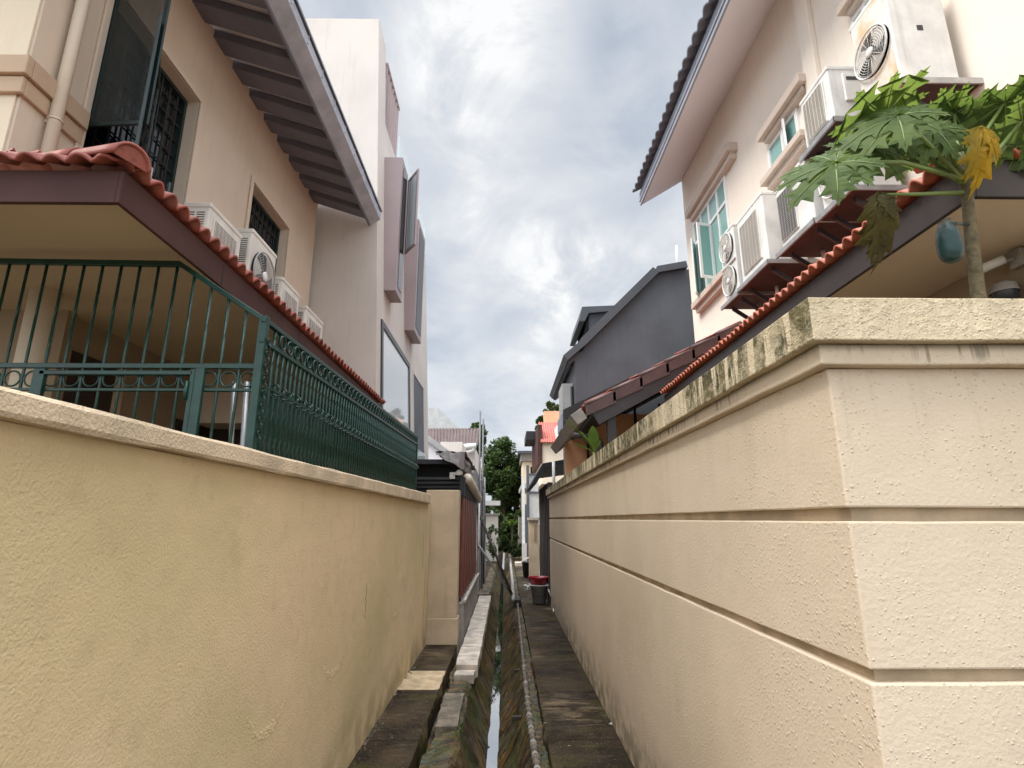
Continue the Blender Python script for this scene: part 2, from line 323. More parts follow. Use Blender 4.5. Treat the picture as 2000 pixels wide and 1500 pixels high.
# ------------------------------------------------------------------ mesh helpers
class MB:
    def __init__(s): s.v = []; s.f = []; s.sm = []
    def add(s, vs, fs, smooth=False):
        o = len(s.v); s.v += [Vector(p) for p in vs]
        for f in fs: s.f.append([i + o for i in f]); s.sm.append(smooth)
        return s
    def box(s, x0, x1, y0, y1, z0, z1):
        return s.prism([(x0, y0, z0), (x1, y0, z0), (x1, y1, z0), (x0, y1, z0)], (0, 0, z1 - z0))
    def prism(s, pts, off):
        pts = [Vector(p) for p in pts]; off = Vector(off); n = len(pts)
        fs = [list(range(n))[::-1], list(range(n, 2 * n))] + [[i, (i + 1) % n, n + (i + 1) % n, n + i] for i in range(n)]
        return s.add(pts + [p + off for p in pts], fs)
    def hexa(s, a, b):  # two quads, joined
        fs = [[3, 2, 1, 0], [4, 5, 6, 7]] + [[i, (i + 1) % 4, 4 + (i + 1) % 4, 4 + i] for i in range(4)]
        return s.add(list(a) + list(b), fs)
    def tube(s, pts, r, n=10, cap=True):
        pts = [Vector(p) for p in pts]; rr = r if isinstance(r, (list, tuple)) else [r] * len(pts)
        vs, fs = [], []; up = None
        for i, p in enumerate(pts):
            t = (pts[min(i + 1, len(pts) - 1)] - pts[max(i - 1, 0)]).normalized()
            if up is None: up = Vector((0, 0, 1)) if abs(t.z) < .9 else Vector((1, 0, 0))
            a = t.cross(up).normalized(); b = a.cross(t).normalized(); up = b
            vs += [p + (a * math.cos(q) + b * math.sin(q)) * rr[i] for q in (2 * math.pi * j / n for j in range(n))]
        for i in range(len(pts) - 1):
            for j in range(n): fs.append([i * n + j, i * n + (j + 1) % n, (i + 1) * n + (j + 1) % n, (i + 1) * n + j])
        if cap: fs += [list(range(n))[::-1], list(range((len(pts) - 1) * n, len(pts) * n))]
        return s.add(vs, fs, True)
    def ring(s, c, r, t, ax='y', n=18, m=6):
        A, B = {'y': (Vector((1, 0, 0)), Vector((0, 0, 1))), 'x': (Vector((0, 1, 0)), Vector((0, 0, 1))), 'z': (Vector((1, 0, 0)), Vector((0, 1, 0)))}[ax]
        N = A.cross(B); vs, fs = [], []; c = Vector(c)
        for i in range(n):
            d = A * math.cos(2 * math.pi * i / n) + B * math.sin(2 * math.pi * i / n)
            vs += [c + d * (r + t * math.cos(2 * math.pi * j / m)) + N * t * math.sin(2 * math.pi * j / m) for j in range(m)]
            for j in range(m): fs.append([i * m + j, ((i + 1) % n) * m + j, ((i + 1) % n) * m + (j + 1) % m, i * m + (j + 1) % m])
        return s.add(vs, fs, True)
    def lathe(s, c, prof, n=20):
        vs, fs = [], []; c = Vector(c)
        for r, z in prof: vs += [c + Vector((r * math.cos(2 * math.pi * j / n), r * math.sin(2 * math.pi * j / n), z)) for j in range(n)]
        for i in range(len(prof) - 1):
            for j in range(n): fs.append([i * n + j, i * n + (j + 1) % n, (i + 1) * n + (j + 1) % n, (i + 1) * n + j])
        return s.add(vs, fs, True)
    def grid(s, fn, nu, nv, smooth=True):
        vs = [fn(i / nu, j / nv) for j in range(nv + 1) for i in range(nu + 1)]
        fs = [[j * (nu + 1) + i, j * (nu + 1) + i + 1, (j + 1) * (nu + 1) + i + 1, (j + 1) * (nu + 1) + i] for j in range(nv) for i in range(nu)]
        return s.add(vs, fs, smooth)
    def build(s, name, mat, parent=None, bev=0, solid=0, label=None, loc=None):
        org = Vector(loc) if loc is not None else Vector((0, 0, 0)); q = parent; w = Vector((0, 0, 0))
        while q is not None: w += q.location; q = q.parent
        me = bpy.data.meshes.new(name); me.from_pydata([p - w - org for p in s.v], [], s.f); me.update()
        me.polygons.foreach_set('use_smooth', s.sm)
        bm = bmesh.new(); bm.from_mesh(me); bmesh.ops.recalc_face_normals(bm, faces=bm.faces); bm.to_mesh(me); bm.free()
        me.materials.append(M[mat] if isinstance(mat, str) else mat)
        o = bpy.data.objects.new(name, me); col.objects.link(o); o.parent = parent; o.location = org
        if bev:
            b = o.modifiers.new('bevel', 'BEVEL'); b.width = bev; b.segments = 2; b.limit_method = 'ANGLE'; b.angle_limit = R(40)
        if solid:
            b = o.modifiers.new('solid', 'SOLIDIFY'); b.thickness = solid; b.offset = -1
        if label: o['label'] = label
        return o
def tag(o, label, cat, group=None):
    o['label'] = label; o['category'] = cat
    if group: o['group'] = group
    return o
def thing(name, label, cat, loc=(0, 0, 0), group=None):
    o = bpy.data.objects.new(name, None); col.objects.link(o); o.location = loc; o.empty_display_size = .1
    return tag(o, label, cat, group)
def struct(o, kind='structure'): o['kind'] = kind; return o
def B(*a): return MB().box(*a)
def frame_x(x, y0, y1, z0, z1, w, t):
    """rectangular frame on a wall facing +-x, t = signed depth"""
    m = MB(); a, b = min(x, x + t), max(x, x + t)
    m.box(a, b, y0, y1, z0, z0 + w); m.box(a, b, y0, y1, z1 - w, z1)
    m.box(a, b, y0, y0 + w, z0 + w, z1 - w); m.box(a, b, y1 - w, y1, z0 + w, z1 - w); return m
def tiles(e0, along, up, length, depth, pitch, course, amp, seg=8, start=None):
    """half-round tile field: rows run along the eave, courses step up the slope"""
    e0, along, up = Vector(e0), Vector(along).normalized(), Vector(up).normalized(); n = along.cross(up)
    if n.z < 0: n = -n
    nr = max(1, round(length / pitch)); nc = max(1, round(depth / course)); m = MB()
    for c in range(nc):
        d0, d1 = c * depth / nc, min(depth, (c + 1.12) * depth / nc)
        def fn(a, b):
            t = a * length; d = d0 + (d1 - d0) * b
            if start: t = max(t, start(d))
            rr_ = round(t / pitch); j = noise.noise((rr_ * 7.31 + .5, c * 3.7, 1.3)) * .012 + noise.noise((t * .8, c, 4)) * .010
            h = amp * (abs(math.cos(math.pi * (t / pitch)))) ** .8 + .022 * (1 - b) + j
            return e0 + along * t + up * d + n * h
        m.grid(fn, nr * seg, 2)
    return m
# ------------------------------------------------------------------ ground, paths, drain
def strip(name, prof, y0, y1, mat, ny=1, jit=0):
    m = MB()
    if jit:
        q = [prof[0]]
        for a_, b_ in zip(prof, prof[1:]):
            for t_ in (1 / 3, 2 / 3, 1): q.append((a_[0] + (b_[0] - a_[0]) * t_, a_[1] + (b_[1] - a_[1]) * t_))
        prof = q
    n = len(prof) - 1
    def fn(a, b):
        i = min(n - 1, int(a * n + 1e-6)); f = a * n - i; x = prof[i][0] + (prof[i + 1][0] - prof[i][0]) * f; z = prof[i][1] + (prof[i + 1][1] - prof[i][1]) * f
        y = y0 + (y1 - y0) * b
        if jit and 0 < a < 1: x += (noise.noise((x * 5, y * 2.2, 0)) + .5 * noise.noise((x * 17, y * 9, 3))) * jit * (.35 if z < -.62 else 1); z += (noise.noise((x * 4, y * 3, 7)) + .5 * noise.noise((x * 15, y * 8, 1))) * jit * (.2 if z > -.06 else 1)
        return (x, y, z)
    m.grid(fn, n, ny, False); return struct(m.build(name, mat))
struct(B(-120, 120, -120, 300, -1.3, -1.1).build('ground', 'ground'))
struct(B(-60, -1.3, -8, 60, -1.09, -.012).build('ground', 'ground'))
struct(B(1.1, 60, -8, 60, -1.09, -.012).build('ground', 'ground'))
struct(B(-1.3, -.76, 1.5, 9.6, -1.05, 0).build('path', 'path', bev=.01))
struct(B(-1.3, -.68, 14.9, 46, -1.05, -.05).build('path', 'path', bev=.01))
struct(B(.37, 1.1, 1.5, 12.6, -1.05, 0).build('path', 'path', bev=.01))
struct(B(.37, 1.1, 12.62, 46, -1.05, -.02).build('path', 'path', bev=.01))
dr = strip('drain', [(-.76, -.004), (-.758, -.22), (-.70, -.24), (-.698, -.10), (-.50, -.09), (-.44, -.13), (-.33, -.40), (-.205, -.64), (-.195, -.78), (-.09, -.78), (-.075, -.64), (.08, -.40), (.21, -.16), (.26, -.10), (.37, -.09), (.372, -.004)], 1.5, 46, 'drain', 420, .045)
wt = strip('water', [(-.215, -.665), (-.07, -.665)], 1.5, 46, 'water')
wt['label'] = 'thin bright stream of water in the drain'
def slab(name, x0, x1, y0, y1, z0, z1, mat, label, cat, group=None, ny=10):
    m = MB()
    pts = [(x0 + random.uniform(-.012, .012), y0 + (y1 - y0) * i / ny) for i in range(ny + 1)] + [(x1 + random.uniform(-.008, .008), y1 - (y1 - y0) * i / ny) for i in range(ny + 1)]
    m.prism([(a, b, z0) for a, b in pts], (0, 0, z1 - z0)); return tag(m.build(name, mat, bev=.008), label, cat, group)
slab('cement_patch', -1.262, -.768, 6.95, 7.75, -.02, .006, 'patch', 'buff cement patch across the dark left footpath', 'patch')
sl1 = slab('concrete_slab', -.665, -.37, 7.95, 14.7, -.13, .03, 'slab', 'long pale concrete slab laid along the grey plinth beside the drain', 'slab', ny=24)
m = MB()
for yy in (9.0, 10.1, 11.3, 12.4, 13.5): m.box(-.66, -.315, yy, yy + .012, .0295, .0315)
m.build('joint', 'broken', sl1)
slab('concrete_block', -.69, -.47, 5.95, 7.0, -.12, -.045, 'broken', 'broken grey concrete block on the drain ledge near the front', 'block', 'broken blocks on the drain ledge')
slab('concrete_block', -.655, -.40, 7.7, 7.93, -.14, -.03, 'slab', 'small pale block end below the long concrete slab', 'block', 'broken blocks on the drain ledge', 3)
slab('concrete_step', .40, 1.02, 24.2, 24.9, -.02, .12, 'slab', 'pale concrete step crossing the far right footpath', 'step', 'steps on the far footpath', 4)
slab('concrete_step', .40, 1.0, 29.0, 30.0, -.02, .16, 'patch', 'tan concrete step further along beside the far plants', 'step', 'steps on the far footpath', 4)
slab('concrete_step', -.70, -.42, 14.75, 15.3, -.3, .06, 'broken', 'short mossy concrete step past the end of the pale slab', 'step', None, 4)
# pipes
pp = [P(1049, 1500, z=-.03), P(1041, 1450, z=-.03), P(1033, 1395, z=-.03), P(1026, 1330, z=-.03), P(1020, 1270, z=-.03), P(1015, 1220, z=-.03), P(1011, 1178, z=-.03)]
p0 = pp[0] + (pp[0] - pp[1]) * 2.5
pipe = thing('drain_pipe', 'dirty taped pipe lying along the right lip of the drain', 'pipe', (pp[0].x, pp[0].y, -.03))
MB().tube([p0] + pp, .026, 12).build('tube', 'grime', pipe)
allp = [p0] + pp
for i in range(44):
    f = i / 43 * (len(allp) - 1.01); a = int(f); q = allp[a].lerp(allp[a + 1], f - a); d = (allp[a + 1] - allp[a]).normalized()
    if q.y > 8.2 and i % 4: continue
    MB().tube([q - d * .02, q, q + d * .022], [.028, .032 + .004 * (i % 3), .028], 12).build('collar', 'broken' if i % 3 else 'concrete', pipe)
MB().box(pp[-1].x - .07, pp[-1].x + .07, pp[-1].y - .1, pp[-1].y + .25, -.14, .06).build('elbow_block', 'black', pipe, .01)
tag(MB().tube([P(1003, 1172, z=0.0), P(1001, 1140, z=0.0), P(998, 1110, z=0.0), P(996, 1085, z=0)], .05, 10).build('drain_pipe', 'concrete'), 'far grey pipe continuing along the drain beyond the buckets', 'pipe')
for i, (u, v) in enumerate(((1010, 1402), (1012, 1310), (1018, 1265), (1008, 1228))):
    q = P(u, v, z=-.2)
    tag(MB().box(q.x - .06, q.x + .05, q.y - .02, q.y + .02, q.z - .02, q.z + .02).build('timber_peg', 'plywood', bev=.004), ('nearest dark peg wedged in the drain slope under the pipe', 'second dark peg from the front wedged in the drain slope', 'third dark peg from the front wedged in the drain slope', 'farthest dark peg wedged in the drain slope')[i], 'peg', 'pegs in the drain slope')
# litter
q = P(1192, 1414, z=.003); tag(MB().prism([(q.x - .015, q.y, .002), (q.x + .012, q.y - .02, .002), (q.x + .02, q.y + .03, .002)], (0, 0, .006)).build('paper_scrap', 'whitep'), 'tiny pale paper scrap on the dark right footpath', 'scrap')
# ------------------------------------------------------------------ left boundary wall
lw = thing('boundary_wall', 'olive beige rendered boundary wall with coping along the left', 'wall', (-1.3, 4, 0))
Y0, Y1 = -.5, 9.28
m = MB(); m.box(-1.42, -1.24, Y0, Y1, -.4, 2.135); m.build('wall_body', 'lwall', lw)
def uarc(y0, y1, ztop, zbot, n=420):
    mm = MB(); rn = random.Random(int(y0 * 100))
    for i in range(n):
        a = rn.random(); s_ = 2 * a - 1; w = max(.1, 1 - abs(s_) ** 1.5); y = y0 + (y1 - y0) * a + noise.noise((a * 9, y0, 0)) * .02 + rn.gauss(0, .010) * w
        z = zbot + (ztop - zbot) * abs(s_) ** 2.6 + noise.noise((a * 11, y0, 5)) * .02 + rn.gauss(0, .016) * w
        q = rn.uniform(.003, .010) * (.35 + w); p = Vector((-1.2402, y, z))
        ring_ = [p + Vector((0, q * rn.uniform(.7, 1.5) * math.cos(t), q * rn.uniform(.7, 1.3) * math.sin(t))) for t in (0, 1.05, 2.1, 3.14, 4.2, 5.24)]
        mm.add(ring_ + [p + Vector((q * .5, 0, 0))], [[k_, (k_ + 1) % 6, 6] for k_ in range(6)], True)
    return mm
def arc(l, rr, b): p, q, w = P(*l, x=-1.24), P(*rr, x=-1.24), P(*b, x=-1.24); return (p.y, q.y, (p.z + q.z) / 2, w.z)
for a in (arc((474, 1275), (588, 1250), (530, 1422)), arc((624, 1235), (688, 1225), (648, 1318)), arc((758, 1110), (792, 1110), (772, 1205))):
    uarc(*a).build('plaster_ridge', 'lwall', lw)
for cy, cz, ln, sd in ((8.6, 1.75, .55, 3), (8.9, 1.2, .8, 5), (5.2, 1.35, .3, 8)):
    pts = [Vector((-1.2399, cy + noise.noise((i * .6, sd, 0)) * .05, cz - ln * i / 14)) for i in range(15)]
    MB().tube(pts, .0016, 4).build('crack', 'broken', lw)
def copf(a, b):  # cross section of the coping, slightly uneven along its length
    y = Y0 + (8.95 - Y0) * b; zt = 2.195 + .0105 * y
    pr = [(-1.46, 2.135), (-1.198, 2.137), (-1.192, 2.15), (-1.194, zt - .012), (-1.205, zt), (-1.46, zt + .01)]
    i = min(4, int(a * 5 + 1e-6)); f = a * 5 - i; x = pr[i][0] + (pr[i + 1][0] - pr[i][0]) * f; z = pr[i][1] + (pr[i + 1][1] - pr[i][1]) * f
    if 0 < a < 1: x += noise.noise((y * 3, a * 5, 0)) * .005; z += noise.noise((y * 2.2, a * 5, 3)) * .006
    return (x, y, z)
m = MB(); m.grid(copf, 5, 120, False); m.add([copf(i / 5, 1) for i in range(6)], [[0, 1, 2, 3, 4, 5]]); m.add([copf(i / 5, 0) for i in range(6)], [[5, 4, 3, 2, 1, 0]])
m.build('coping', 'lcop', lw)
# far pier of the next plot, slatted fence and its plinth
pr_ = thing('fence_pier', 'plain beige rendered pier closing the end of the left wall', 'pier', (-1.0, 9.5, 0))
zt = P(870, 957, y=9.3).z
B(-1.32, -.775, 9.3, 9.62, .38, zt).build('pier_body', 'pier', pr_, .01)
B(-1.32, -.755, 9.285, 9.64, -.3, .38).build('plinth', 'pier', pr_, .008)
sf = thing('slatted_fence', 'rust red vertical slat fence on grey plinth behind the beige pier', 'fence', (-.72, 11.5, .0))
ysl = [9.75 + i * .52 for i in range(9)]
for y in ysl: MB().box(-.78, -.735, y, y + .36, .62, 2.28).build('slat', 'slat', sf, .006)
B(-.86, -.79, 9.64, 14.4, .5, 2.3).build('backing_panel', 'door', sf)
B(-.80, -.72, 9.65, 14.4, 2.28, 2.62).build('head_beam', 'black', sf)
B(-.86, -.69, 9.65, 14.4, -.3, .56).build('plinth', 'concrete', sf, .01)
B(-.70, -.66, 9.66, 14.4, .56, .60).build('ledge', 'slab', sf)
tag(MB().tube([(-.69, 14.45, .1), (-.69, 14.45, 2.3)], .022, 10).build('conduit_pipe', 'whitep'), 'thin white vertical pipe at the far end of the red slats', 'pipe')
# ------------------------------------------------------------------ green grilles
GX = -1.31
gate_zt = P(812, 850, x=GX).z; ztop0 = P(520, 628, x=GX).z; gy0, gy1 = P(500, 750, x=GX).y, P(812, 900, x=GX).y
gs = thing('iron_grille', 'dark green iron grille of dense bars standing on the left wall coping', 'grille', (GX, gy0, 2.2))
def ztop(y): return ztop0 + (gate_zt - ztop0) * (y - gy0) / (gy1 - gy0)
nb = 74
for i in range(nb):
    y = gy0 + .16 + (gy1 - gy0 - .16) * (i / (nb - 1)) ** 1.0
    b = MB(); zz0, zz1 = 2.19, ztop(y) - .02; n = 26; pts = []
    b.tube([(GX, y, zz0), (GX, y, zz1)], .0095, 5); b.tube([(GX + .006 * math.cos(k_ * 1.25), y + .006 * math.sin(k_ * 1.25), zz0 + (zz1 - zz0) * k_ / n) for k_ in range(n + 1)], .006, 4)
    b.build('bar', 'green', gs, loc=(0, y - gy0, 0))
for nm, dz in (('top_rail', 0), ('upper_rail', -.115)):
    MB().hexa([(GX - .012, gy0, ztop(gy0) + dz - .014), (GX + .014, gy0, ztop(gy0) + dz - .014), (GX + .014, gy0, ztop(gy0) + dz + .012), (GX - .012, gy0, ztop(gy0) + dz + .012)],
              [(GX - .012, gy1, ztop(gy1) + dz - .014), (GX + .014, gy1, ztop(gy1) + dz - .014), (GX + .014, gy1, ztop(gy1) + dz + .012), (GX - .012, gy1, ztop(gy1) + dz + .012)]).build(nm, 'green', gs, .003)
for i in range(46):
    y = gy0 + .25 + (gy1 - gy0 - .3) * i / 45
    MB().ring((GX + .012, y, ztop(y) - .062), .040, .0065, 'x', 16, 5).build('ring', 'green', gs)
for i in range(46):
    y = gy0 + .2 + (gy1 - gy0 - .25) * i / 45; zc = 2.60 + .03 * (y - gy0) / 5; m = MB()
    m.tube([(GX + .02 + .028 * math.cos(a), y - .03 + .012 * a, zc + .028 * math.sin(a)) for a in (j * .5 for j in range(14))], .0055, 5); m.build('scroll', 'green', gs)
zc0 = 2.60
MB().box(GX - .01, GX + .01, gy0 + .15, gy1, zc0 - .008, zc0 + .008).build('middle_rail', 'green', gs)
MB().box(GX - .01, GX + .01, gy0 + .1, gy1, 2.23, 2.25).build('bottom_rail', 'green', gs)
MB().box(GX - .02, GX + .02, gy1 - .02, gy1 + .02, 2.19, ztop(gy1)).build('end_post', 'green', gs)
ch = MB()
for i in range(16):
    zc = 2.30 + i * .036; ch.ring((GX + .02, gy0 + .05, zc), .014, .004, 'x' if i % 2 else 'y', 10, 4)
tag(ch.build('hanging_chain', 'green'), 'green chain hanging beside the corner post of the grilles', 'chain')
# front grille with its little gate
GY = 2.83
gf = thing('iron_grille', 'dark green wide barred grille with gate and ring row facing the camera', 'grille', (-2.0, GY, 2.2))
def gx(u, v): p = P(u, v, y=GY); return p.x, p.z
ztl = gx(0, 508)[1]; xk, zk = gx(352, 516); xr, zr = gx(517, 625); xrb = gx(490, 860)[0]
xr = xrb = (xr + xrb) / 2
zm = gx(250, 715)[1]; xl = -3.6
def rail(name, x0, z0, x1, z1, w=.016):
    MB().hexa([(x0, GY - .012, z0 - w), (x0, GY + .012, z0 - w), (x0, GY + .012, z0 + w), (x0, GY - .012, z0 + w)], [(x1, GY - .012, z1 - w), (x1, GY + .012, z1 - w), (x1, GY + .012, z1 + w), (x1, GY - .012, z1 + w)]).build(name, 'green', gf, .003)
rail('top_rail', xl, ztl, xk, zk); rail('sloped_rail', xk, zk, xr, zr); rail('middle_rail', xl, zm, xr, zm, .014)
zrb = gx(430, 762)[1]; rail('lower_rail', xl, zrb, xr, zrb, .008)
def zupper(x): return zk if x < xk else zk + (zr - zk) * (x - xk) / (xr - xk)
x = xr - .105; i = 0
while x > xl:
    b = MB(); z1 = zupper(x); n = 30
    b.tube([(x, GY, 2.0), (x, GY, z1)], .0075, 6); b.tube([(x + .0035 * math.cos(q * 1.3), GY + .0035 * math.sin(q * 1.3), 2.0 + (z1 - 2.0) * q / n) for q in range(n + 1)], .0055, 4)
    b.build('bar', 'green', gf); MB().ring((x + .052, GY, (zm + zrb) / 2 - .005), .041, .005, 'y', 20, 5).build('ring', 'green', gf)
    x -= .103; i += 1
MB().box(xr - .022, xr + .022, GY - .022, GY + .022, 1.9, zr + .02).build('corner_post', 'green', gf, .004)
gxa, gxb = gx(78, 760)[0], gx(378, 760)[0]
gt = MB(); gt.box(gxa - .03, gxa + .03, GY - .03, GY - .002, 1.9, zm - .02); gt.box(gxb - .012, gxb + .012, GY - .03, GY - .002, 1.9, zm - .02); gt.box(gxa, gxb, GY - .03, GY - .004, zm - .055, zm - .03)
ga = gt.build('gate_frame', 'green', gf, .004)
MB().box(gxb + .012, gxb + .06, GY - .03, GY - .004, 1.9, zm - .015).build('gate_post', 'green', gf, .004)
MB().tube([(gxb - .02, GY - .035, zm - .09), (gxb - .02, GY - .035, zm - .19)], .010, 8).build('latch', 'green', ga)
# inner dense panel behind the side grille
ig = thing('inner_grille', 'inner panel of close green bars seen behind the side grille', 'grille', (-1.75, 4.2, 2.0))
for i in range(50): MB().box(-1.76, -1.74, 3.7 + i * .075, 3.74 + i * .075, 1.2, 2.78).build('bar', 'green', ig)
MB().box(-1.765, -1.735, 3.65, 6.99, 2.78, 2.81).build('top_rail', 'green', ig)
for i, u in enumerate((437, 462)):
    a, b = gx(u, 735), gx(u + (6 if i == 0 else 1), 880)
    tag(MB().tube([(a[0], GY + .12, a[1]), (b[0] + .0, GY + .12, 1.6)], .013, 10).build('metal_pole', 'steel'), ('leaning pale metal pole behind the green front grille', 'upright pale metal pole behind the green front grille')[i], 'pole', 'poles behind the grille')
# ------------------------------------------------------------------ left house
HX = -2.9
lh = thing('peach_house', 'peach rendered house with red tiled porch roof and dark raftered eave on the left', 'house', (-4, 5, 0))
hy0 = P(66, 90, x=HX).y; hy1 = 7.55
w1y0, w1y1 = 3.27, P(372, 300, x=HX).y; w1z1 = P(385, 195, x=HX).z
w2y0, w2y1 = P(488, 400, x=HX).y, P(560, 470, x=HX).y; w2z1 = P(490, 352, x=HX).z
m = MB(); m.box(-9, HX - .16, hy0, hy1, 3.45, 6.60)
for a, b, c, d in ((hy0, w1y0, 3.45, 6.6), (w1y0, w1y1, 3.45, 4.3), (w1y0, w1y1, w1z1, 6.6), (w1y1, w2y0, 3.45, 6.6), (w2y0, w2y1, 3.45, 4.15), (w2y0, w2y1, w2z1, 6.6), (w2y1, hy1, 3.45, 6.6)): m.box(HX - .159, HX, a, b, c, d)
m.build('wall', 'lhouse', lh)
B(-9, HX - .02, hy0 - .012, hy0 - .002, 3.45, 6.55).build('front_wall_face', 'cream', lh)
# moulding band round the corner
for nm, (z0, z1, d) in (('moulding', (P(75, 180, x=HX).z, P(72, 135, x=HX).z, .05)), ('lower_moulding', (P(60, 205, x=HX).z, P(75, 182, x=HX).z, .028))):
    m = MB(); m.box(-9, HX + d, hy0 - d - .012, hy0 - .013, z0, z1); m.box(HX, HX + d, hy0 - .012, 3.24, z0, z1); m.build(nm, 'lhouse_band', lh, .006)
m = MB(); m.box(HX, HX + .03, hy0 - .001, hy0 + .001, 0, .1)
# downpipe
pa, pb = P(148, 0, y=2.98), P(118, 262, y=2.98)
xp = (pa.x + pb.x) / 2; rp = .036
dp = MB().tube([(xp, 2.98, 3.5), (xp, 2.98, 7.2)], rp, 16).build('downpipe', 'pipew', lh)
zb = P(110, 236, y=2.98).z
m = MB(); m.ring((xp, 2.98, zb), rp + .003, .006, 'z', 20, 6); m.box(xp - .10, xp - rp, 2.975, 2.99, zb - .012, zb + .012); m.build('pipe_bracket', 'pipew', dp)
# first window
def win_left(y0, y1, z0, z1, name='window'):
    f = frame_x(HX - .15, y0 + .002, y1 - .002, z0 + .002, z1 - .002, .035, .05).build(name, 'darkgreen', lh)
    B(HX - .155, HX - .14, y0 + .036, y1 - .036, z0 + .036, z1 - .036).build('pane', 'dglass', f)
    m = MB(); n = max(4, int((y1 - y0) / .11))
    for i in range(1, n): yy = y0 + (y1 - y0) * i / n; m.box(HX - .125, HX - .115, yy - .007, yy + .007, z0 + .036, z1 - .036)
    for i in range(1, 9): zz = z0 + (z1 - z0) * i / 9; m.box(HX - .128, HX - .118, y0 + .036, y1 - .036, zz - .006, zz + .006)
    m.build('security_bar', 'black', f)
    s = frame_x(HX + .004, y0 - .06, y1 + .06, z0 - .02, z1 + .06, .055, .02).build('surround', 'lhouse', f, .006)
    return f
wf = win_left(w1y0, w1y1, 4.30, w1z1)
for a, b in ((3.72, 3.9), (3.93, 4.1)): B(HX - .10, HX - .09, a, b, 4.34, 4.78).build('frosted_pane', 'frost', wf)
def sash(p, q, z0, z1, t=.02, w=.03):
    p, q = Vector((*p, 0)), Vector((*q, 0)); d = (q - p).normalized(); nn = Vector((-d.y, d.x, 0)) * t
    def seg(a, b, za, zb_): return [p + d * a + Vector((0, 0, za)), p + d * b + Vector((0, 0, za)), p + d * b + Vector((0, 0, zb_)), p + d * a + Vector((0, 0, zb_))]
    Lq = (q - p).length; m = MB()
    for s in (seg(0, w, z0, z1), seg(Lq - w, Lq, z0, z1), seg(w, Lq - w, z0, z0 + w), seg(w, Lq - w, z1 - w, z1)): m.prism(s, nn)
    g = MB(); g.prism([v + nn * .3 for v in seg(w, Lq - w, z0 + w, z1 - w)], nn * .4); return m, g
sz0 = P(283, 283, y=3.08).z; 
m, g = sash((HX + .01, 3.27), (P(303, 150, y=3.24).x, 3.24), P(185, 246, y=3.27).z, 6.05)
s_ = m.build('sash', 'darkgreen', wf, .003); g.build('sash_pane', 'sashglass', s_)
m, g = sash((HX + .01, 3.84), (-2.44, 3.14), P(318, 330, y=3.3).z, P(322, 60, y=3.3).z)
s_ = m.build('sash', 'darkgreen', wf, .003); g.build('sash_pane', 'dglass', s_)
m, g = sash((HX + .01, 4.1), (-2.6, 3.75), 4.02, 4.42, .02, .018)
s_ = m.build('lower_sash', 'darkgreen', wf, .003); g.build('sash_pane', 'mirror', s_)
win_left(w2y0, w2y1, 4.15, w2z1)
# eave: soffit board, rafters, fascia, metal edge
zi = 6.53; pe1, pe2 = P(720, 440, y=hy1), P(744, 414, y=hy1)
ox, oz = pe1.x, pe1.z
slope = (zi - oz) / (ox - HX)
MB().hexa([(HX - .3, .4, zi + .10 + .3 * slope), (ox, .4, oz + .115), (ox, .4, oz + .17), (HX - .3, .4, zi + .19 + .3 * slope)], [(HX - .3, hy1, zi + .10 + .3 * slope), (ox, hy1, oz + .115), (ox, hy1, oz + .17), (HX - .3, hy1, zi + .19 + .3 * slope)]).build('soffit', 'soffit', lh)
ry = 7.28
while ry > .5:
    MB().hexa([(HX - .01, ry - .115, zi), (ox - .01, ry - .115, oz + .015), (ox - .01, ry - .115, oz + .115), (HX - .01, ry - .115, zi + .10)], [(HX - .01, ry + .115, zi), (ox - .01, ry + .115, oz + .015), (ox - .01, ry + .115, oz + .115), (HX - .01, ry + .115, zi + .10)]).build('rafter', 'rafter', lh, .006)
    ry -= .385
B(ox - .008, ox + .018, .4, hy1 + .02, oz - .005, oz + .20).build('fascia', 'rafter', lh, .004)
gut = MB(); gut.hexa([(ox + .02, .4, oz + .02), (pe2.x - .01, .4, pe2.z - .12), (pe2.x, .4, pe2.z - .02), (ox + .02, .4, oz + .24)], [(ox + .02, hy1 + .03, oz + .02), (pe2.x - .01, hy1 + .03, pe2.z - .12), (pe2.x, hy1 + .03, pe2.z - .02), (ox + .02, hy1 + .03, oz + .24)])
go_ = gut.build('gutter', 'eave', lh, .004)
m = MB(); y = .6
while y < hy1: m.box(ox + .03, pe2.x + .006, y, y + .012, pe2.z - .10, pe2.z - .012); y += .42
m.build('gutter_clip', 'eave', go_)
MB().hexa([(-5, .4, oz + 1.35), (pe2.x + .02, .4, pe2.z - .01), (pe2.x + .02, .4, pe2.z + .02), (-5, .4, oz + 1.39)], [(-5, hy1, oz + 1.35), (pe2.x + .02, hy1, pe2.z - .01), (pe2.x + .02, hy1, pe2.z + .02), (-5, hy1, oz + 1.39)]).build('roof', 'greytile', lh)
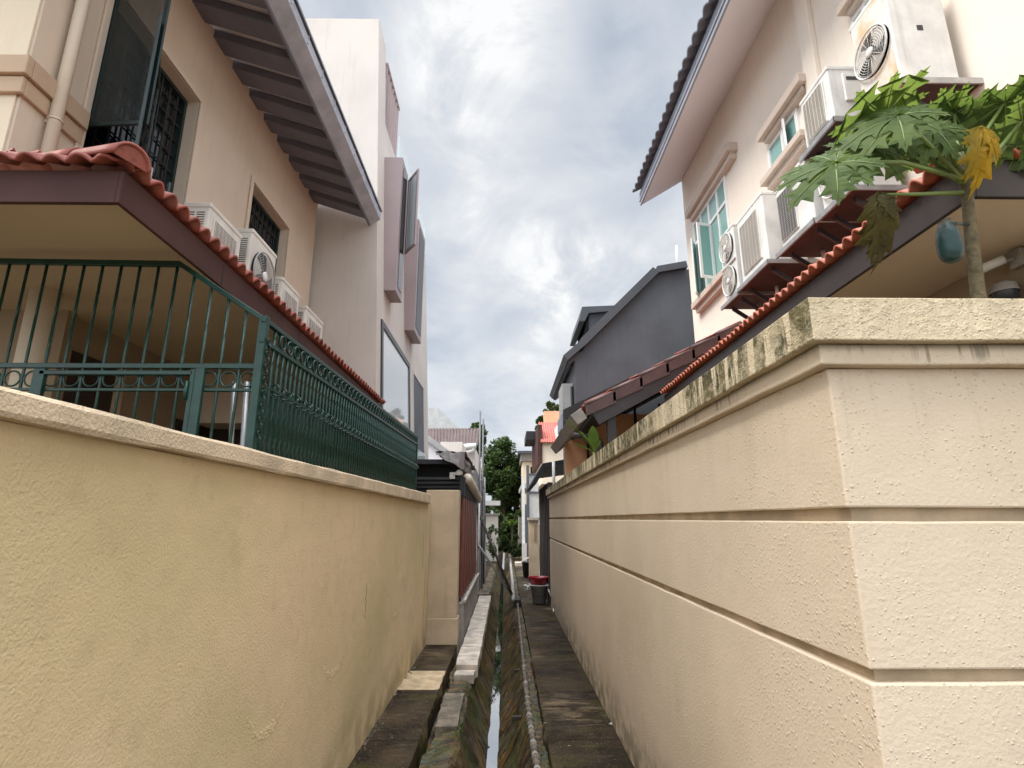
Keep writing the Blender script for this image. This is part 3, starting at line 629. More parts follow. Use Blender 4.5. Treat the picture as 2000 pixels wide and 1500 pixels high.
# porch roof
EX = -1.68; ey0, ey1 = 2.13, 7.42; ez = 3.405; rise = .36
ur = Vector((-1, 0, rise)).normalized(); dep = (EX - HX) / abs(ur.x)
hip = lambda d: .02 + d * .40
pt = tiles((EX, ey0, ez), (0, 1, 0), ur, ey1 - ey0, dep, .108, .25, .050, seg=10, start=hip).build('porch_roof', 'ltile', lh, solid=.014)
uf = Vector((0, 1, .75)).normalized()
fr = tiles((EX - 2.2, ey0 - .01, ez - .01), (1, 0, 0), uf, 2.17, .15, .112, .3, .034).build('front_tiles', 'ltile', pt, solid=.014)
h0, h1 = Vector((EX + .03, ey0 + .0, ez + .02)), Vector((HX - .6, ey0 + .72, ez + .38))
nh = 6
for i in range(nh):
    a, b = h0.lerp(h1, i / nh), h0.lerp(h1, (i + 1.06) / nh)
    d = (b - a).normalized(); sx_ = d.cross(Vector((0, 0, 1))).normalized(); uz = sx_.cross(d).normalized(); m = MB()
    def fn(s, t): ang = math.pi * s; r = .075 - .010 * t; return a.lerp(b, t) + sx_ * math.cos(ang) * r + uz * (math.sin(ang) * r)
    m.grid(fn, 14, 3); m.build('ridge_tile', 'ltile', pt, solid=-.012)
a = h0; d = (h1 - h0).normalized(); sx_ = d.cross(Vector((0, 0, 1))).normalized(); uz = sx_.cross(d).normalized()
m = MB(); m.add([a + d * .01] + [a + d * .01 + sx_ * math.cos(math.pi * i / 14) * .072 + uz * math.sin(math.pi * i / 14) * .072 for i in range(15)], [[0, i, i + 1] for i in range(1, 15)]); m.build('ridge_end', 'ltile', pt, solid=.01)
fb = P(225, 390, x=-1.7).z
m = MB(); m.box(-1.72, -1.70, ey0 + .03, ey1, fb, ez + .0); m.box(-3.9, -1.72, ey0 + .03, ey0 + .055, fb, ez); m.build('fascia', 'brownf', pt, .003)
for yy in (3.05, 4.3, 5.6): MB().box(-1.7005, -1.698, yy, yy + .006, fb, ez).build('fascia_joint', 'black', pt)
B(-3.9, -1.725, ey0 + .06, ey1, 3.385, 3.40).build('ceiling', 'psoff', pt)
# inside of the porch
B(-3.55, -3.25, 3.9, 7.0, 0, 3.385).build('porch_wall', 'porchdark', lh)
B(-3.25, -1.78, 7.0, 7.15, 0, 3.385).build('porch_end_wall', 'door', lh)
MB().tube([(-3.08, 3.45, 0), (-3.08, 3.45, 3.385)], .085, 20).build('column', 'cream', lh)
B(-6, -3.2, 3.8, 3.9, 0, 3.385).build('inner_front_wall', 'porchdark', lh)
dq = B(-3.245, -3.225, 3.92, 4.42, 0, 3.12).build('doorway', 'door', lh)
B(-3.25, -3.20, 4.42, 4.50, 0, 3.16).build('door_jamb', 'lhouse_band', dq)
B(-3.245, -3.225, 5.35, 5.99, 0, 2.86).build('doorway', 'door', lh)
B(-3.25, -2.7, 5.6, 6.9, 2.86, 3.38).build('beam', 'lhouse', lh)
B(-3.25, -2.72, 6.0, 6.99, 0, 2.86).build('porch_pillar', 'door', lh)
# ------------------------------------------------------------------ AC units
def rect_front(m, x, y0, y1, z0, z1, t=.006): m.box(x, x + t, y0, y1, z0, z1)
def ac_unit(label, group, loc, W, Hh, D, kind, mat, rot=0, side='louvre', seed=0):
    t = thing('ac_unit', label, 'air conditioner', (0, 0, 0), group)
    B(-D, 0, -W / 2, W / 2, 0, Hh).build('casing', mat, t, .012)
    B(-D - .004, .006, -W / 2 - .006, W / 2 + .006, Hh - .035, Hh + .006).build('lid', mat, t, .008)
    def fan(cy, cz, r):
        m = MB(); m.add([(0.004, cy, cz)] + [(.004, cy + r * math.cos(2 * math.pi * i / 28), cz + r * math.sin(2 * math.pi * i / 28)) for i in range(28)], [[0, 1 + i, 1 + (i + 1) % 28] for i in range(28)])
        f = m.build('fan_opening', 'acdark', t)
        b = MB()
        for kk in range(3):
            a0 = kk * 2.094 + seed
            b.grid(lambda s, q: (.008 + .012 * s, cy + (r * .25 + r * .68 * q) * math.cos(a0 + s * 1.1 + q * .4), cz + (r * .25 + r * .68 * q) * math.sin(a0 + s * 1.1 + q * .4)), 6, 4)
        b.build('fan_blade', 'acc', f)
        g = MB()
        for q in range(1, 9): g.ring((.03, cy, cz), r * (.22 + .78 * q / 8), .0022 if q < 8 else .008, 'x', 28, 4)
        for q in range(16): a0 = q * math.pi / 8; g.tube([(.03, cy + r * .2 * math.cos(a0), cz + r * .2 * math.sin(a0)), (.03, cy + r * math.cos(a0), cz + r * math.sin(a0))], .002, 4)
        g.build('fan_guard', 'acmesh' if mat == 'acc' else 'acw', f)
        h = MB(); h.tube([(.024, cy, cz), (.038, cy, cz), (.044, cy, cz)], [r * .21, r * .21, r * .15], 18); h.build('hub', 'whitep', f)
    if kind == 'fan': fan(0, Hh * (.5 if rot else .6), min(W, Hh) * .43)
    elif kind == 'twin':
        for cz in (.26, .75): fan(0, Hh * cz, Hh * .2)
        B(0, .02, -W / 2, W / 2, Hh * .49, Hh * .51).build('divider', mat, t)
    elif kind == 'rustfan':
        B(.0005, .004, -W * .46, W * .46, Hh * .03, Hh * .97).build('front_plate', 'rust', t); fan(0, Hh * .52, W * .46)
    if kind in ('panel', 'wide'):
        a, b = (-W * .36, W * .30) if kind == 'panel' else (-W * .44, W * .05); z0, z1 = Hh * .14, Hh * .84
        m = MB(); m.box(0, .012, a - .015, b + .015, z0 - .015, z1 + .015); p = m.build('grille_frame', mat, t, .004)
        B(.012, .0135, a, b, z0, z1).build('grille_recess', 'acmesh' if kind == 'panel' else 'acdark', p)
        g = MB(); n = 26
        for i in range(n + 1): zz = z0 + (z1 - z0) * i / n; g.box(.014, .018, a, b, zz - .0022, zz + .0022)
        for i in range(7): yy = a + (b - a) * i / 6; g.box(.018, .021, yy - .002, yy + .002, z0, z1)
        g.build('grille_wire', 'acmesh' if kind == 'wide' else 'acc', p)
    for sgn in (-1, 1):
        yv = sgn * W / 2; m = MB(); e = .0015
        if side == 'louvre':
            m.box(-D * .9, -D * .12, min(yv, yv + sgn * e), max(yv, yv + sgn * e), Hh * .12, Hh * .9); sp = m.build('side_vent', 'acdark', t); m = MB(); n = int(Hh / .026)
            for i in range(n + 1): zz = Hh * .12 + Hh * .78 * i / n; m.box(-D * .9, -D * .12, min(yv, yv + sgn * .008), max(yv, yv + sgn * .008), zz - .005, zz + .005)
            for q in (.9, .51, .12): m.box(-D * q - .008, -D * q + .008, min(yv, yv + sgn * .009), max(yv, yv + sgn * .009), Hh * .12, Hh * .9)
            m.build('vent_slat', mat, sp)
        elif side == 'handle':
            m.box(-D * .72, -D * .28, min(yv, yv + sgn * .02), max(yv, yv + sgn * .02), Hh * .35, Hh * .85); sp = m.build('service_cover', mat, t, .006)
            m = MB(); m.box(-D * .66, -D * .34, min(yv + sgn * .02, yv + sgn * .024), max(yv + sgn * .02, yv + sgn * .024), Hh * .72, Hh * .78); m.build('grip', 'acdark', sp)
        else:
            m.box(-D * .55, -D * .45, min(yv, yv + sgn * .003), max(yv, yv + sgn * .003), Hh * .52, Hh * .57); m.build('grip', 'acdark', t)
    t.location = loc; t.rotation_euler = (0, 0, rot); return t
FX = -2.32
for i, (ua, ub, ut, vt, kd, lb) in enumerate(((405, 470, 405, 389, 'panel', 'nearest cream AC unit with square grille above the red porch tiles'), (488, 537, 488, 440, 'fan', 'cream AC unit with round fan second along the red porch tiles'),
        (546, 581, 546, 535, 'panel', 'third small AC unit along the red porch tiles'), (594, 627, 594, 592, 'panel', 'farthest small AC unit at the end of the red porch tiles'))):
    ya, yb = P(ua, vt + 60, x=FX).y, P(ub, vt + 90, x=FX).y; zt = P(ut, vt, x=FX).z; zb = 3.44 + .02
    u_ = ac_unit(lb, 'AC units above the red porch roof', (FX, (ya + yb) / 2, 3.60), yb - ya, zt - 3.60, .21, kd, 'acc')
    s = MB()
    for yy in (ya + .05, yb - .08): s.box(FX - .2, FX - .02, yy, yy + .03, 3.52, 3.598)
    s.build('foot', 'steel', None)
    bpy.data.objects[-1] if False else None
    ap = MB().tube([(FX - .18, yb - .03, 3.72), (FX - .26, yb + .02, 3.66), (FX - .40, yb + .03, 3.75), (HX + .03, yb + .04, 3.95), (HX + .03, yb + .05, 4.5)], .018, 8).build('lagging', 'whitep', None); ap.parent = u_; ap.location = -Vector(u_.location)
    f_ = [o for o in bpy.data.objects if o.name.startswith('foot') and o.parent is None][0]
    f_.parent = u_; f_.location = -Vector(u_.location)
# ------------------------------------------------------------------ white modern house
wh = thing('white_house', 'tall white modern house with mauve window boxes beyond the left eave', 'house', (-3, 10, 0))
WY = 7.62
tl, tr_ = P(600, 39, y=WY), P(740, 37, y=WY); br = P(734, 760, y=WY)
WX0 = -1.78   # base
xt = tr_.x; zt = tr_.z
def wx(z): return xt + (br.x - xt) * (zt - z) / (zt - br.z)
we = P(833, 520, x=-1.9).y; 
zfar = P(770, 300, x=wx(8.2)).z
z2 = P(755, 275, x=wx(8.3)).z
def side_pt(u, v, d=0):
    z = 5
    for _ in range(6): q = P(u, v, x=wx(z) + d); z = q.z
    return q
yA = side_pt(757, 265).y
q1, q2, q3 = side_pt(735, 210), side_pt(757, 275), side_pt(778, 310)
WE = side_pt(832, 560).y
m = MB(); zmid = (q2.z + q3.z) / 2
m.hexa([(-7, WY, -.2), (wx(-.2), WY, -.2), (wx(-.2), WE, -.2), (-7, WE, -.2)], [(-7, WY, zmid), (wx(zmid), WY, zmid), (wx(zmid), WE, zmid), (-7, WE, zmid)])
m.build('wall', 'white', wh)
m = MB(); m.hexa([(-7, WY, zmid), (wx(zmid), WY, zmid), (wx(zmid), WY + .55, zmid), (-7, WY + .55, zmid)], [(-7, WY, zt), (xt, WY, zt), (xt, WY + .55, zt), (-7, WY + .55, zt)]); m.build('upper_wall', 'white', wh)
zl0, zl1 = side_pt(741, 215).z, side_pt(741, 140).z
for i in range(7):
    yy = WY + .57 + i * .17; MB().box(wx(9) - .05, wx(9) - .01, yy, yy + .05, zmid, zmid + 1.25).build('screen_slat', 'mauve', wh)
B(wx(9) - .06, wx(9), WY + .56, WY + 1.7, zmid + 1.25, zmid + 1.3).build('screen_rail', 'mauve', wh)
B(wx(zmid) - .04, wx(zmid) - .02, WY + 1.8, WE - .1, zmid, zmid + .75).build('balustrade', 'clear', wh)
def wpanel(y0, y1, z0, z1, off, th):
    return MB().hexa([(wx(z0) + off, y0, z0), (wx(z0) + off + th, y0, z0), (wx(z1) + off + th, y0, z1), (wx(z1) + off, y0, z1)], [(wx(z0) + off, y1, z0), (wx(z0) + off + th, y1, z0), (wx(z1) + off + th, y1, z1), (wx(z1) + off, y1, z1)])
def wframe(y0, y1, z0, z1, off, th, w, name, mat):
    m = MB()
    for a in ((y0, y1, z0, z0 + w), (y0, y1, z1 - w, z1), (y0, y0 + w, z0 + w, z1 - w), (y1 - w, y1, z0 + w, z1 - w)): q = wpanel(*a, off, th); m.add(q.v, q.f)
    return m.build(name, mat, wh)
def fin(u0, ue, uo, vt, vb):
    vm = (vt + vb) / 2; p0 = side_pt(u0, vm); ya = p0.y
    ext = P(ue, vm, y=ya).x - p0.x
    yb = side_pt(uo, vm, ext).y; z0, z1 = P(ue, vb, y=ya).z, P(ue, vt, y=ya).z; xa = wx((z0 + z1) / 2)
    m = MB(); m.hexa([(wx(z0) - .02, ya, z0), (xa + ext, ya, z0), (xa + ext, ya, z1), (wx(z1) - .02, ya, z1)], [(wx(z0) - .02, yb, z0), (xa + ext, yb, z0), (xa + ext, yb, z1), (wx(z1) - .02, yb, z1)])
    o = m.build('window_box', 'mauve', wh, .004); return o, xa + ext, ya, yb, z0, z1
o, xe, ya, yb, z0, z1 = fin(750, 780, 791, 307, 567)
B(xe, xe + .008, ya + .12, yb - .12, z0 + .12, z1 - .12).build('box_pane', 'dglass', o)
m, g = sash((xe + .01, yb - .05), (xe + .24, yb - .40), z0 + (z1 - z0) * .36, z1 - .12, .03, .05)
s_ = m.build('casement', 'mauve', o, .003); g.build('casement_pane', 'frost', s_)
o, xe, ya, yb, z0, z1 = fin(789, 814, 826, 428, 645)
B(xe, xe + .008, ya + .12, yb - .12, z0 + .12, z1 - .12).build('box_pane', 'dkframe', o)
gz1 = side_pt(743, 622).z; gya, gyb = side_pt(743, 720).y, side_pt(799, 760).y
f = wframe(gya, gyb, 2.3, gz1, -.005, .03, .10, 'window', 'dkframe')
wpanel(gya + .09, gyb - .09, 2.38, gz1 - .09, -.005, .012).build('pane', 'mirror', f)
oya, oyb = side_pt(806, 780).y, side_pt(827, 800).y; oz1 = side_pt(806, 724).z
f = wframe(oya, oyb, 2.3, oz1, -.003, .02, .05, 'balcony_opening', 'white')
wpanel(oya + .04, oyb - .04, 2.3, oz1 - .04, -.003, .01).build('recess', 'dgrey', f)
wpanel(oya + .05, oyb - .05, 2.3, 3.3, .02, .012).build('balcony_rail', 'clear', f)
# ------------------------------------------------------------------ right boundary wall
RX, RY = 1.02, 1.67
rw = thing('boundary_wall', 'cream stucco boundary wall with mossy stepped coping and two grooves on the right', 'wall', (RX, RY, 0))
RE = 13.2; RZ = 12.0
def shell(d, z0, z1, d2=None):
    d2 = d if d2 is None else d2
    return [[(RX - a, RY - a, z), (RZ, RY - a, z), (RZ, RY + .2, z), (RX + .2, RY + .2, z), (RX + .2, RE, z), (RX - a, RE, z)] for a, z in ((d, z0), (d2, z1))]
def wallseg(name, d, z0, z1, mat, bev=.006, wav=0):
    m = MB(); nx, ny = 40, 60
    # front sheet, side sheet, caps - uneven lower and upper edges where wav is set
    def e(t, z, s): return z + (noise.noise((t * 2.3, z * 3, s)) + .4 * noise.noise((t * 9, z, s))) * wav
    ft = [RX - d + (RZ - RX + d) * (i / nx) ** 1.7 for i in range(nx + 1)]; st = [RY - d + (RE - RY + d) * (i / ny) ** 1.5 for i in range(ny + 1)]
    ring_ = [(x_, RY - d) for x_ in ft[::-1]] + [(RX - d, y_) for y_ in st[1:]]
    n = len(ring_); inn = [(max(x_, RX + .2), max(y_, RY + .2)) for x_, y_ in ring_]
    vs = []
    for (x_, y_), (a, b) in zip(ring_, inn):
        t = x_ + y_ * 1.3
        vs += [(x_, y_, e(t, z0, 1)), (x_, y_, e(t, z1, 2)), (a, b, e(t, z1, 2)), (a, b, e(t, z0, 1))]
    fs = []
    for i in range(n - 1):
        for j in range(4): fs.append([i * 4 + j, i * 4 + (j + 1) % 4, (i + 1) * 4 + (j + 1) % 4, (i + 1) * 4 + j])
    fs += [[0, 1, 2, 3], [4 * n - 4, 4 * n - 3, 4 * n - 2, 4 * n - 1]]
    m.add(vs, fs); return m.build(name, mat, rw, bev)
g1t, g1b = P(1640, 992, x=RX).z, P(1642, 1018, x=RX).z; g2t, g2b = P(1690, 1305, x=RX).z, P(1692, 1330, x=RX).z
zc1, zc2, zc3 = P(1590, 571, x=RX - .075).z, P(1590, 663, x=RX - .075).z, P(1600, 714, x=RX - .04).z
wallseg('upper_wall', 0, g1t, zc3, 'rwall', wav=.003); wallseg('groove', -.026, g1b - .002, g1t + .002, 'rgroove', 0)
wallseg('middle_wall', .002, g2t, g1b, 'rwall', wav=.003); wallseg('groove', -.026, g2b - .002, g2t + .002, 'rgroove', 0)
wallseg('lower_wall', .002, -.4, g2b, 'rwall', wav=.003)
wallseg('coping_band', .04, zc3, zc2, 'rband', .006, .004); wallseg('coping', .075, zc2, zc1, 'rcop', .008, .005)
# ------------------------------------------------------------------ right house
QX = 3.3
rh = thing('cream_house', 'pale cream house with white eave and white framed windows on the right', 'house', (5, 5, 0))
qy1 = 9.1; zs_in = P(1330, 355, x=QX).z
B(QX, 10, .6, qy1, 2.0, zs_in + .05).build('wall', 'rhouse', rh)
B(QX - .06, QX, P(1592, 60, x=QX).y, P(1566, 60, x=QX).y, 3.5, zs_in).build('pilaster', 'rhouse', rh, .01)
ex_, ez_ = P(1254, 399, y=qy1).x, P(1254, 399, y=qy1).z
tx_, tz_ = P(1243, 380, y=qy1).x, P(1243, 378, y=qy1).z
MB().hexa([(QX + .01, .5, zs_in), (ex_, .5, ez_), (ex_, .5, ez_ + .05), (QX + .01, .5, zs_in + .05)], [(QX + .01, qy1 + .02, zs_in), (ex_, qy1 + .02, ez_), (ex_, qy1 + .02, ez_ + .05), (QX + .01, qy1 + .02, zs_in + .05)]).build('soffit', 'soffit', rh)
MB().hexa([(ex_ - .03, .5, ez_ - .01), (ex_, .5, ez_ - .01), (ex_, .5, tz_ + .02), (ex_ - .03, .5, tz_ + .02)], [(ex_ - .03, qy1 + .03, ez_ - .01), (ex_, qy1 + .03, ez_ - .01), (ex_, qy1 + .03, tz_ + .02), (ex_ - .03, qy1 + .03, tz_ + .02)]).build('fascia', 'greyf', rh, .004)
B(ex_ - .045, ex_ - .03, .5, qy1 + .03, ez_ + .06, ez_ + .085).build('fascia_bead', 'greyf', rh)
tiles((tx_ - .03, .5, tz_ + .01), (0, 1, 0), Vector((1, 0, .6)), qy1 - .45, 1.3, .20, .3, .05).build('roof', 'greytile', rh, solid=.03)
def hood(name, ua, va, ub, vb, t0, t1, proj):
    pa, pb = P(ua, va, x=QX - proj), P(ub, vb, x=QX - proj); z = (pa.z + pb.z) / 2
    y0, y1 = pb.y, pa.y
    m = MB(); m.box(QX - proj, QX + .002, y0, y1, z, z + t0); o = m.build(name, 'rtrim', rh, .006)
    B(QX - proj * .6, QX + .001, y0 + .06, y1 - .06, z - t1, z).build('moulding', 'rtrim', o, .006); return z
def win_right(name, ua, ub, vt, vb_, cols, fan=None):
    pa = P(ua, (vt + vb_) / 2, x=QX - .03); pb = P(ub, (vt + vb_) / 2, x=QX - .03)
    return pb.y, pa.y
def rwin(y0, y1, z0, z1, trans, cols, openw=None):
    f = frame_x(QX - .035, y0, y1, z0, z1, .05, .05).build('window', 'wframe', rh, .004)
    m = MB()
    for i in range(1, cols): yy = y0 + (y1 - y0) * i / cols; m.box(QX - .03, QX + .01, yy - .025, yy + .025, z0 + .05, z1 - .05)
    m.build('mullion', 'wframe', f)
    if trans: B(QX - .032, QX + .008, y0 + .05, y1 - .05, trans - .025, trans + .025).build('transom', 'wframe', f)
    B(QX - .012, QX - .004, y0 + .05, y1 - .05, z0 + .05, z1 - .05).build('pane', 'teal', f)
    return f
h1 = hood('window_hood', 1338, 425, 1420, 296, .13, .09, .16)
z_s1 = hood('window_sill', 1350, 603, 1420, 530, .10, .09, .14)
wy1, wy0 = P(1356, 440, x=QX).y, P(1424, 400, x=QX).y
f = rwin(wy0, wy1, z_s1 + .10, h1 - .09, z_s1 + 1.15, 4)
m, g = sash((QX - .04, wy0 + (wy1 - wy0) * .45), (QX - .30, wy0 + (wy1 - wy0) * .40), z_s1 + .15, z_s1 + 1.1, .025, .05)
s_ = m.build('casement', 'wframe', f, .003); g.build('casement_pane', 'teal', s_)
m, g = sash((QX - .04, wy1 - .06), (QX - .22, wy1 - .35), z_s1 + .12, z_s1 + 1.1, .025, .05)
s_ = m.build('casement', 'wframe', f, .003); g.build('casement_pane', 'teal', s_)
h2 = hood('window_hood', 1478, 274, 1560, 163, .10, .07, .15)
z_s2 = hood('window_sill', 1484, 362, 1563, 268, .08, .08, .14)
wy1, wy0 = P(1499, 270, x=QX).y, P(1562, 230, x=QX).y
f = rwin(wy0, wy1, z_s2 + .08, h2 - .07, None, 2)
m, g = sash((QX - .04, (wy0 + wy1) / 2 - .03), (QX - .12, wy0 + .15), z_s2 + .12, h2 - .1, .025, .04)
s_ = m.build('casement', 'wframe', f, .003); g.build('casement_pane', 'teal', s_)
h3 = hood('window_hood', 1634, 34, 1700, -70, .08, .06, .14)
wy1, wy0 = P(1668, 60, x=QX).y, P(1765, 20, x=QX).y
rwin(wy0, wy1, h3 - .85, h3 - .06, None, 3)
q = P(1580, 60, x=QX - .01)
MB().tube([(QX - .008, q.y - .04, zs_in - .3), (QX - .008, q.y - .045, 5.5)], .006, 6).build('cable', 'black', rh)
# air conditioners on brackets
AX = 2.78
def ac_right(ua, ub, un, vt, vb_, kind, label, side, mat='acw', tray=True, D=.42, x=AX, far=0):
    """ua, ub: far and near end of the front face in the photo; vt, vb_: top and bottom at its near end"""
    vm = (vt + vb_) / 2; yb, ya = P(ua, vm + 20, x=x).y, P(ub, vm, x=x).y
    z0, z1 = P(ub, vb_, x=x).z, P(ub, vt, x=x).z
    ac_unit(label, 'AC units on brackets of the cream house', (x, (ya + yb) / 2, z0), yb - ya, z1 - z0, D, kind, mat, math.pi, side, seed=ua % 3)
    dv = thing('ac_pipe', 'white lagged pipe bundle under the ' + {1664: 'rust stained fan AC unit', 1562: 'AC unit with the service handle', 1598: 'fan AC unit behind the papaya leaves', 1516: 'AC unit with dark wire grille', 1441: 'AC unit with square grey grille', 1411: 'twin fan AC unit'}[ua], 'pipe', (x + .3, ya, z0), 'AC pipe bundles on the cream house') if tray else None
    yy = yb - .10
    MB().tube([(x + .34, yy, z0 - .04), (x + .34, yy, z0 - .12), (x + .40, yy + .03, z0 - .22), (QX - .03, yy + .05, z0 - .30), (QX - .03, yy + .06, z0 - .75)], .022, 8).build('lagging', 'whitep', dv)
    if tray:
        bk = thing('ac_bracket', tray, 'bracket', (x, ya, z0), 'red oxide brackets under the AC units')
        B(x - .03, QX - .002, ya - .05, yb + .05, z0 - .035, z0 - .012).build('tray', 'tray', bk)
        m = MB(); m.box(x - .05, x - .03, ya - .06, yb + .06, z0 - .05, z0 - .004); m.box(x - .05, QX - .002, ya - .062, ya - .05, z0 - .05, z0 - .004); m.build('steel_edge', 'steel', bk)
        for yy in (ya + .04, yb - .07):
            MB().hexa([(x + .05, yy, z0 - .09), (QX - .002, yy, z0 - .42), (QX - .002, yy, z0 - .37), (x + .05, yy, z0 - .04)], [(x + .05, yy + .03, z0 - .09), (QX - .002, yy + .03, z0 - .42), (QX - .002, yy + .03, z0 - .37), (x + .05, yy + .03, z0 - .04)]).build('brace', 'dkframe', bk)
ac_right(1664, 1742, 0, -60, 185, 'rustfan', 'large white AC unit with rust stained fan front high beside the papaya', 'plain', tray='red oxide bracket under the large rust stained AC unit')
ac_right(1562, 1622, 0, 118, 246, 'panel', 'white AC unit with service handle left of the rust stained one', 'handle', tray='red oxide bracket under the white AC unit with the service handle')
ac_right(1598, 1655, 0, 262, 376, 'fan', 'white AC unit with round fan half hidden behind papaya leaves', 'plain', tray='wide red oxide bracket right behind the papaya leaf tips')
ac_right(1516, 1583, 0, 290, 440, 'wide', 'white AC unit with dark wire grille at its far side', 'plain', tray='red oxide bracket under the AC unit with dark wire grille')
ac_right(1441, 1494, 0, 364, 518, 'panel', 'white AC unit with square grey grille next to the stacked twin fans', 'plain', tray='dark bracket under the AC unit with square grey grille')
ac_right(1411, 1437, 0, 427, 578, 'twin', 'narrow far AC unit with two stacked fans below the window', 'plain', tray='lowest bracket under the twin fan AC unit')
# porch roof of the cream house
EX2 = 2.08; fy0, fy1 = 2.2, 7.15; fz = P(1890, 383, x=2.1).z; tz = fz + .17
ur = Vector((1, 0, .36)).normalized()
rp_ = tiles((EX2, fy0 - .05, tz), (0, 1, 0), ur, fy1 - fy0 + .05, (QX - EX2) / ur.x, .096, .25, .052, seg=10, start=lambda d: d * .55).build('porch_roof', 'rtile', rh, solid=.014)
m = MB(); m.box(EX2 + .04, EX2 + .065, fy0, fy1, fz, tz + .01); m.box(EX2 + .065, 6, fy0, fy0 + .025, fz, tz + .06); m.build('fascia', 'rfascia', rp_, .003)
B(EX2 + .066, 7, fy0 + .026, fy1, fz + .01, fz + .03).build('ceiling', 'rpsoff', rp_)
tiles((EX2, fy0 - .03, tz), (1, 0, 0), Vector((0, 1, .5)), 3.5, .35, .11, .3, .034).build('front_tiles', 'rtile', rp_, solid=.014)
h0, h1 = Vector((EX2 + .0, fy0 + .0, tz + .03)), Vector((QX + .2, fy0 + .72, tz + .48))
for i in range(6):
    a, b = h0.lerp(h1, i / 6), h0.lerp(h1, (i + 1.06) / 6); d = (b - a).normalized(); sx_ = d.cross(Vector((0, 0, 1))).normalized(); uz = sx_.cross(d).normalized(); m = MB()
    m.grid(lambda s, t: a.lerp(b, t) + sx_ * math.cos(math.pi * s) * (.07 - .01 * t) + uz * math.sin(math.pi * s) * (.07 - .01 * t), 14, 3); m.build('ridge_tile', 'rtile', rp_, solid=-.012)
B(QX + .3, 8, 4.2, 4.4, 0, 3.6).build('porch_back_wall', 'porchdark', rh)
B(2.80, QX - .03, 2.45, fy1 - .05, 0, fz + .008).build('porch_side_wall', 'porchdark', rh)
cv = thing('security_camera', 'small white bullet camera on the shaded porch wall behind the papaya', 'camera', P(1992, 505, x=2.79))
c0 = Vector(cv.location)
MB().box(2.76, 2.799, c0.y - .04, c0.y + .04, c0.z - .05, c0.z + .05).build('junction_box', 'concrete', cv, .006)
MB().tube([(2.76, c0.y, c0.z), (2.70, c0.y + .03, c0.z - .01)], .010, 8).build('arm', 'concrete', cv)
MB().tube([(2.72, c0.y + .02, c0.z + .005), (2.62, c0.y + .08, c0.z - .035)], .026, 12).build('body', 'whitep', cv)
MB().tube([(2.6205, c0.y + .0795, c0.z - .0348), (2.615, c0.y + .083, c0.z - .037)], .023, 12).build('lens', 'black', cv)
bk = thing('wall_lamp', 'dome lamp with black glass low on the shaded porch wall', 'lamp', P(1962, 572, x=2.72)); c0 = Vector(bk.location)
MB().lathe((c0.x, c0.y, c0.z - .06), [(0, 0), (.055, 0), (.06, .06)], 18).build('glass', 'dkframe', bk); MB().lathe((c0.x, c0.y, c0.z + .0), [(.066, 0), (.058, .045), (.025, .062), (0, .062)], 18).build('cap', 'concrete', bk)
MB().tube([(c0.x, c0.y, c0.z + .03), (2.799, c0.y, c0.z + .05)], .012, 8).build('bracket', 'concrete', bk)
# ------------------------------------------------------------------ lean-to roof beyond
VY = 7.2
va, vb_ = P(1146, 792, y=VY), P(1452, 628, y=VY)
lt = thing('rear_porch', 'dark lean-to porch with stepped pinkish verge tiles beside the grey gable', 'porch', (va.x + .4, VY, 0))
d = vb_ - va; Lr = d.length; dn = d.normalized(); nn = Vector((-dn.z, 0, dn.x))
nst = 6
for i in range(nst):
    a = va + dn * (Lr * i / nst) + nn * .02; b = va + dn * (Lr * (i + 1.05) / nst) - nn * .015
    m = MB(); m.tube([a + Vector((0, .03, 0)), b + Vector((0, .03, 0))], [.036, .030], 12); m.hexa([a + Vector((0, 0, -.16)), b + Vector((0, 0, -.16)), b, a], [a + Vector((0, .035, -.16)), b + Vector((0, .035, -.16)), b + Vector((0, .035, 0)), a + Vector((0, .035, 0))])
    m.build('verge_tile', 'verge', lt)
tiles((va.x, VY + .05, va.z), (0, 1, 0), dn, 3.2, Lr, .22, .36, .04).build('tile_roof', 'ltile', lt, solid=.02)
m = MB(); a0, b0 = va + dn * .02, vb_
m.prism([v_ + Vector((0, .014, 0)) for v_ in (a0 - nn * .05, b0 - nn * .05, b0 - nn * .30, a0 - nn * .30)], (0, .05, 0)); m.build('barge_board', 'rfascia', lt)
m = MB(); m.prism([a0 - nn * .12 + Vector((0, .06, 0)), b0 - nn * .12 + Vector((0, .06, 0)), b0 - nn * .16 + Vector((0, .06, 0)), a0 - nn * .16 + Vector((0, .06, 0))], (0, 3.1, 0)); m.build('ceiling', 'black', lt)
px_ = P(1195, 840, y=VY + .1).x
B(px_ - .06, px_ + .06, VY + .06, VY + .18, 0, va.z + .05).build('post', 'rfascia', lt, .006)
MB().tube([(px_ - .5, VY + .3, 3.02), (px_ - .2, VY + .3, 3.02), (px_ - .13, VY + .3, 2.93), (px_ - .13, VY + .3, 0)], .045, 10).build('downpipe', 'rfascia', lt)
wy = 9.6
ox0, ox1 = P(1070, 850, y=wy).x, P(1330, 780, y=wy).x
B(ox0 + .3, ox1 + .3, wy, wy + .1, 0, 3.72).build('back_wall', 'orange', lt)
m = MB()
for u in (1148, 1243, 1292): q = P(u, 850, y=wy - .05).x; m.box(q - .02, q + .02, wy - .05, wy - .005, 0, 3.9)
m.build('mullion', 'black', lt)
MB().prism([P(1100, 800, y=wy - .3), P(1330, 690, y=wy - .3), P(1330, 748, y=wy - .3), P(1230, 800, y=wy - .3), P(1130, 850, y=wy - .3), P(1100, 868, y=wy - .3)], (0, .04, 0)).build('header', 'black', lt)
g0 = P(1138, 815, y=VY)
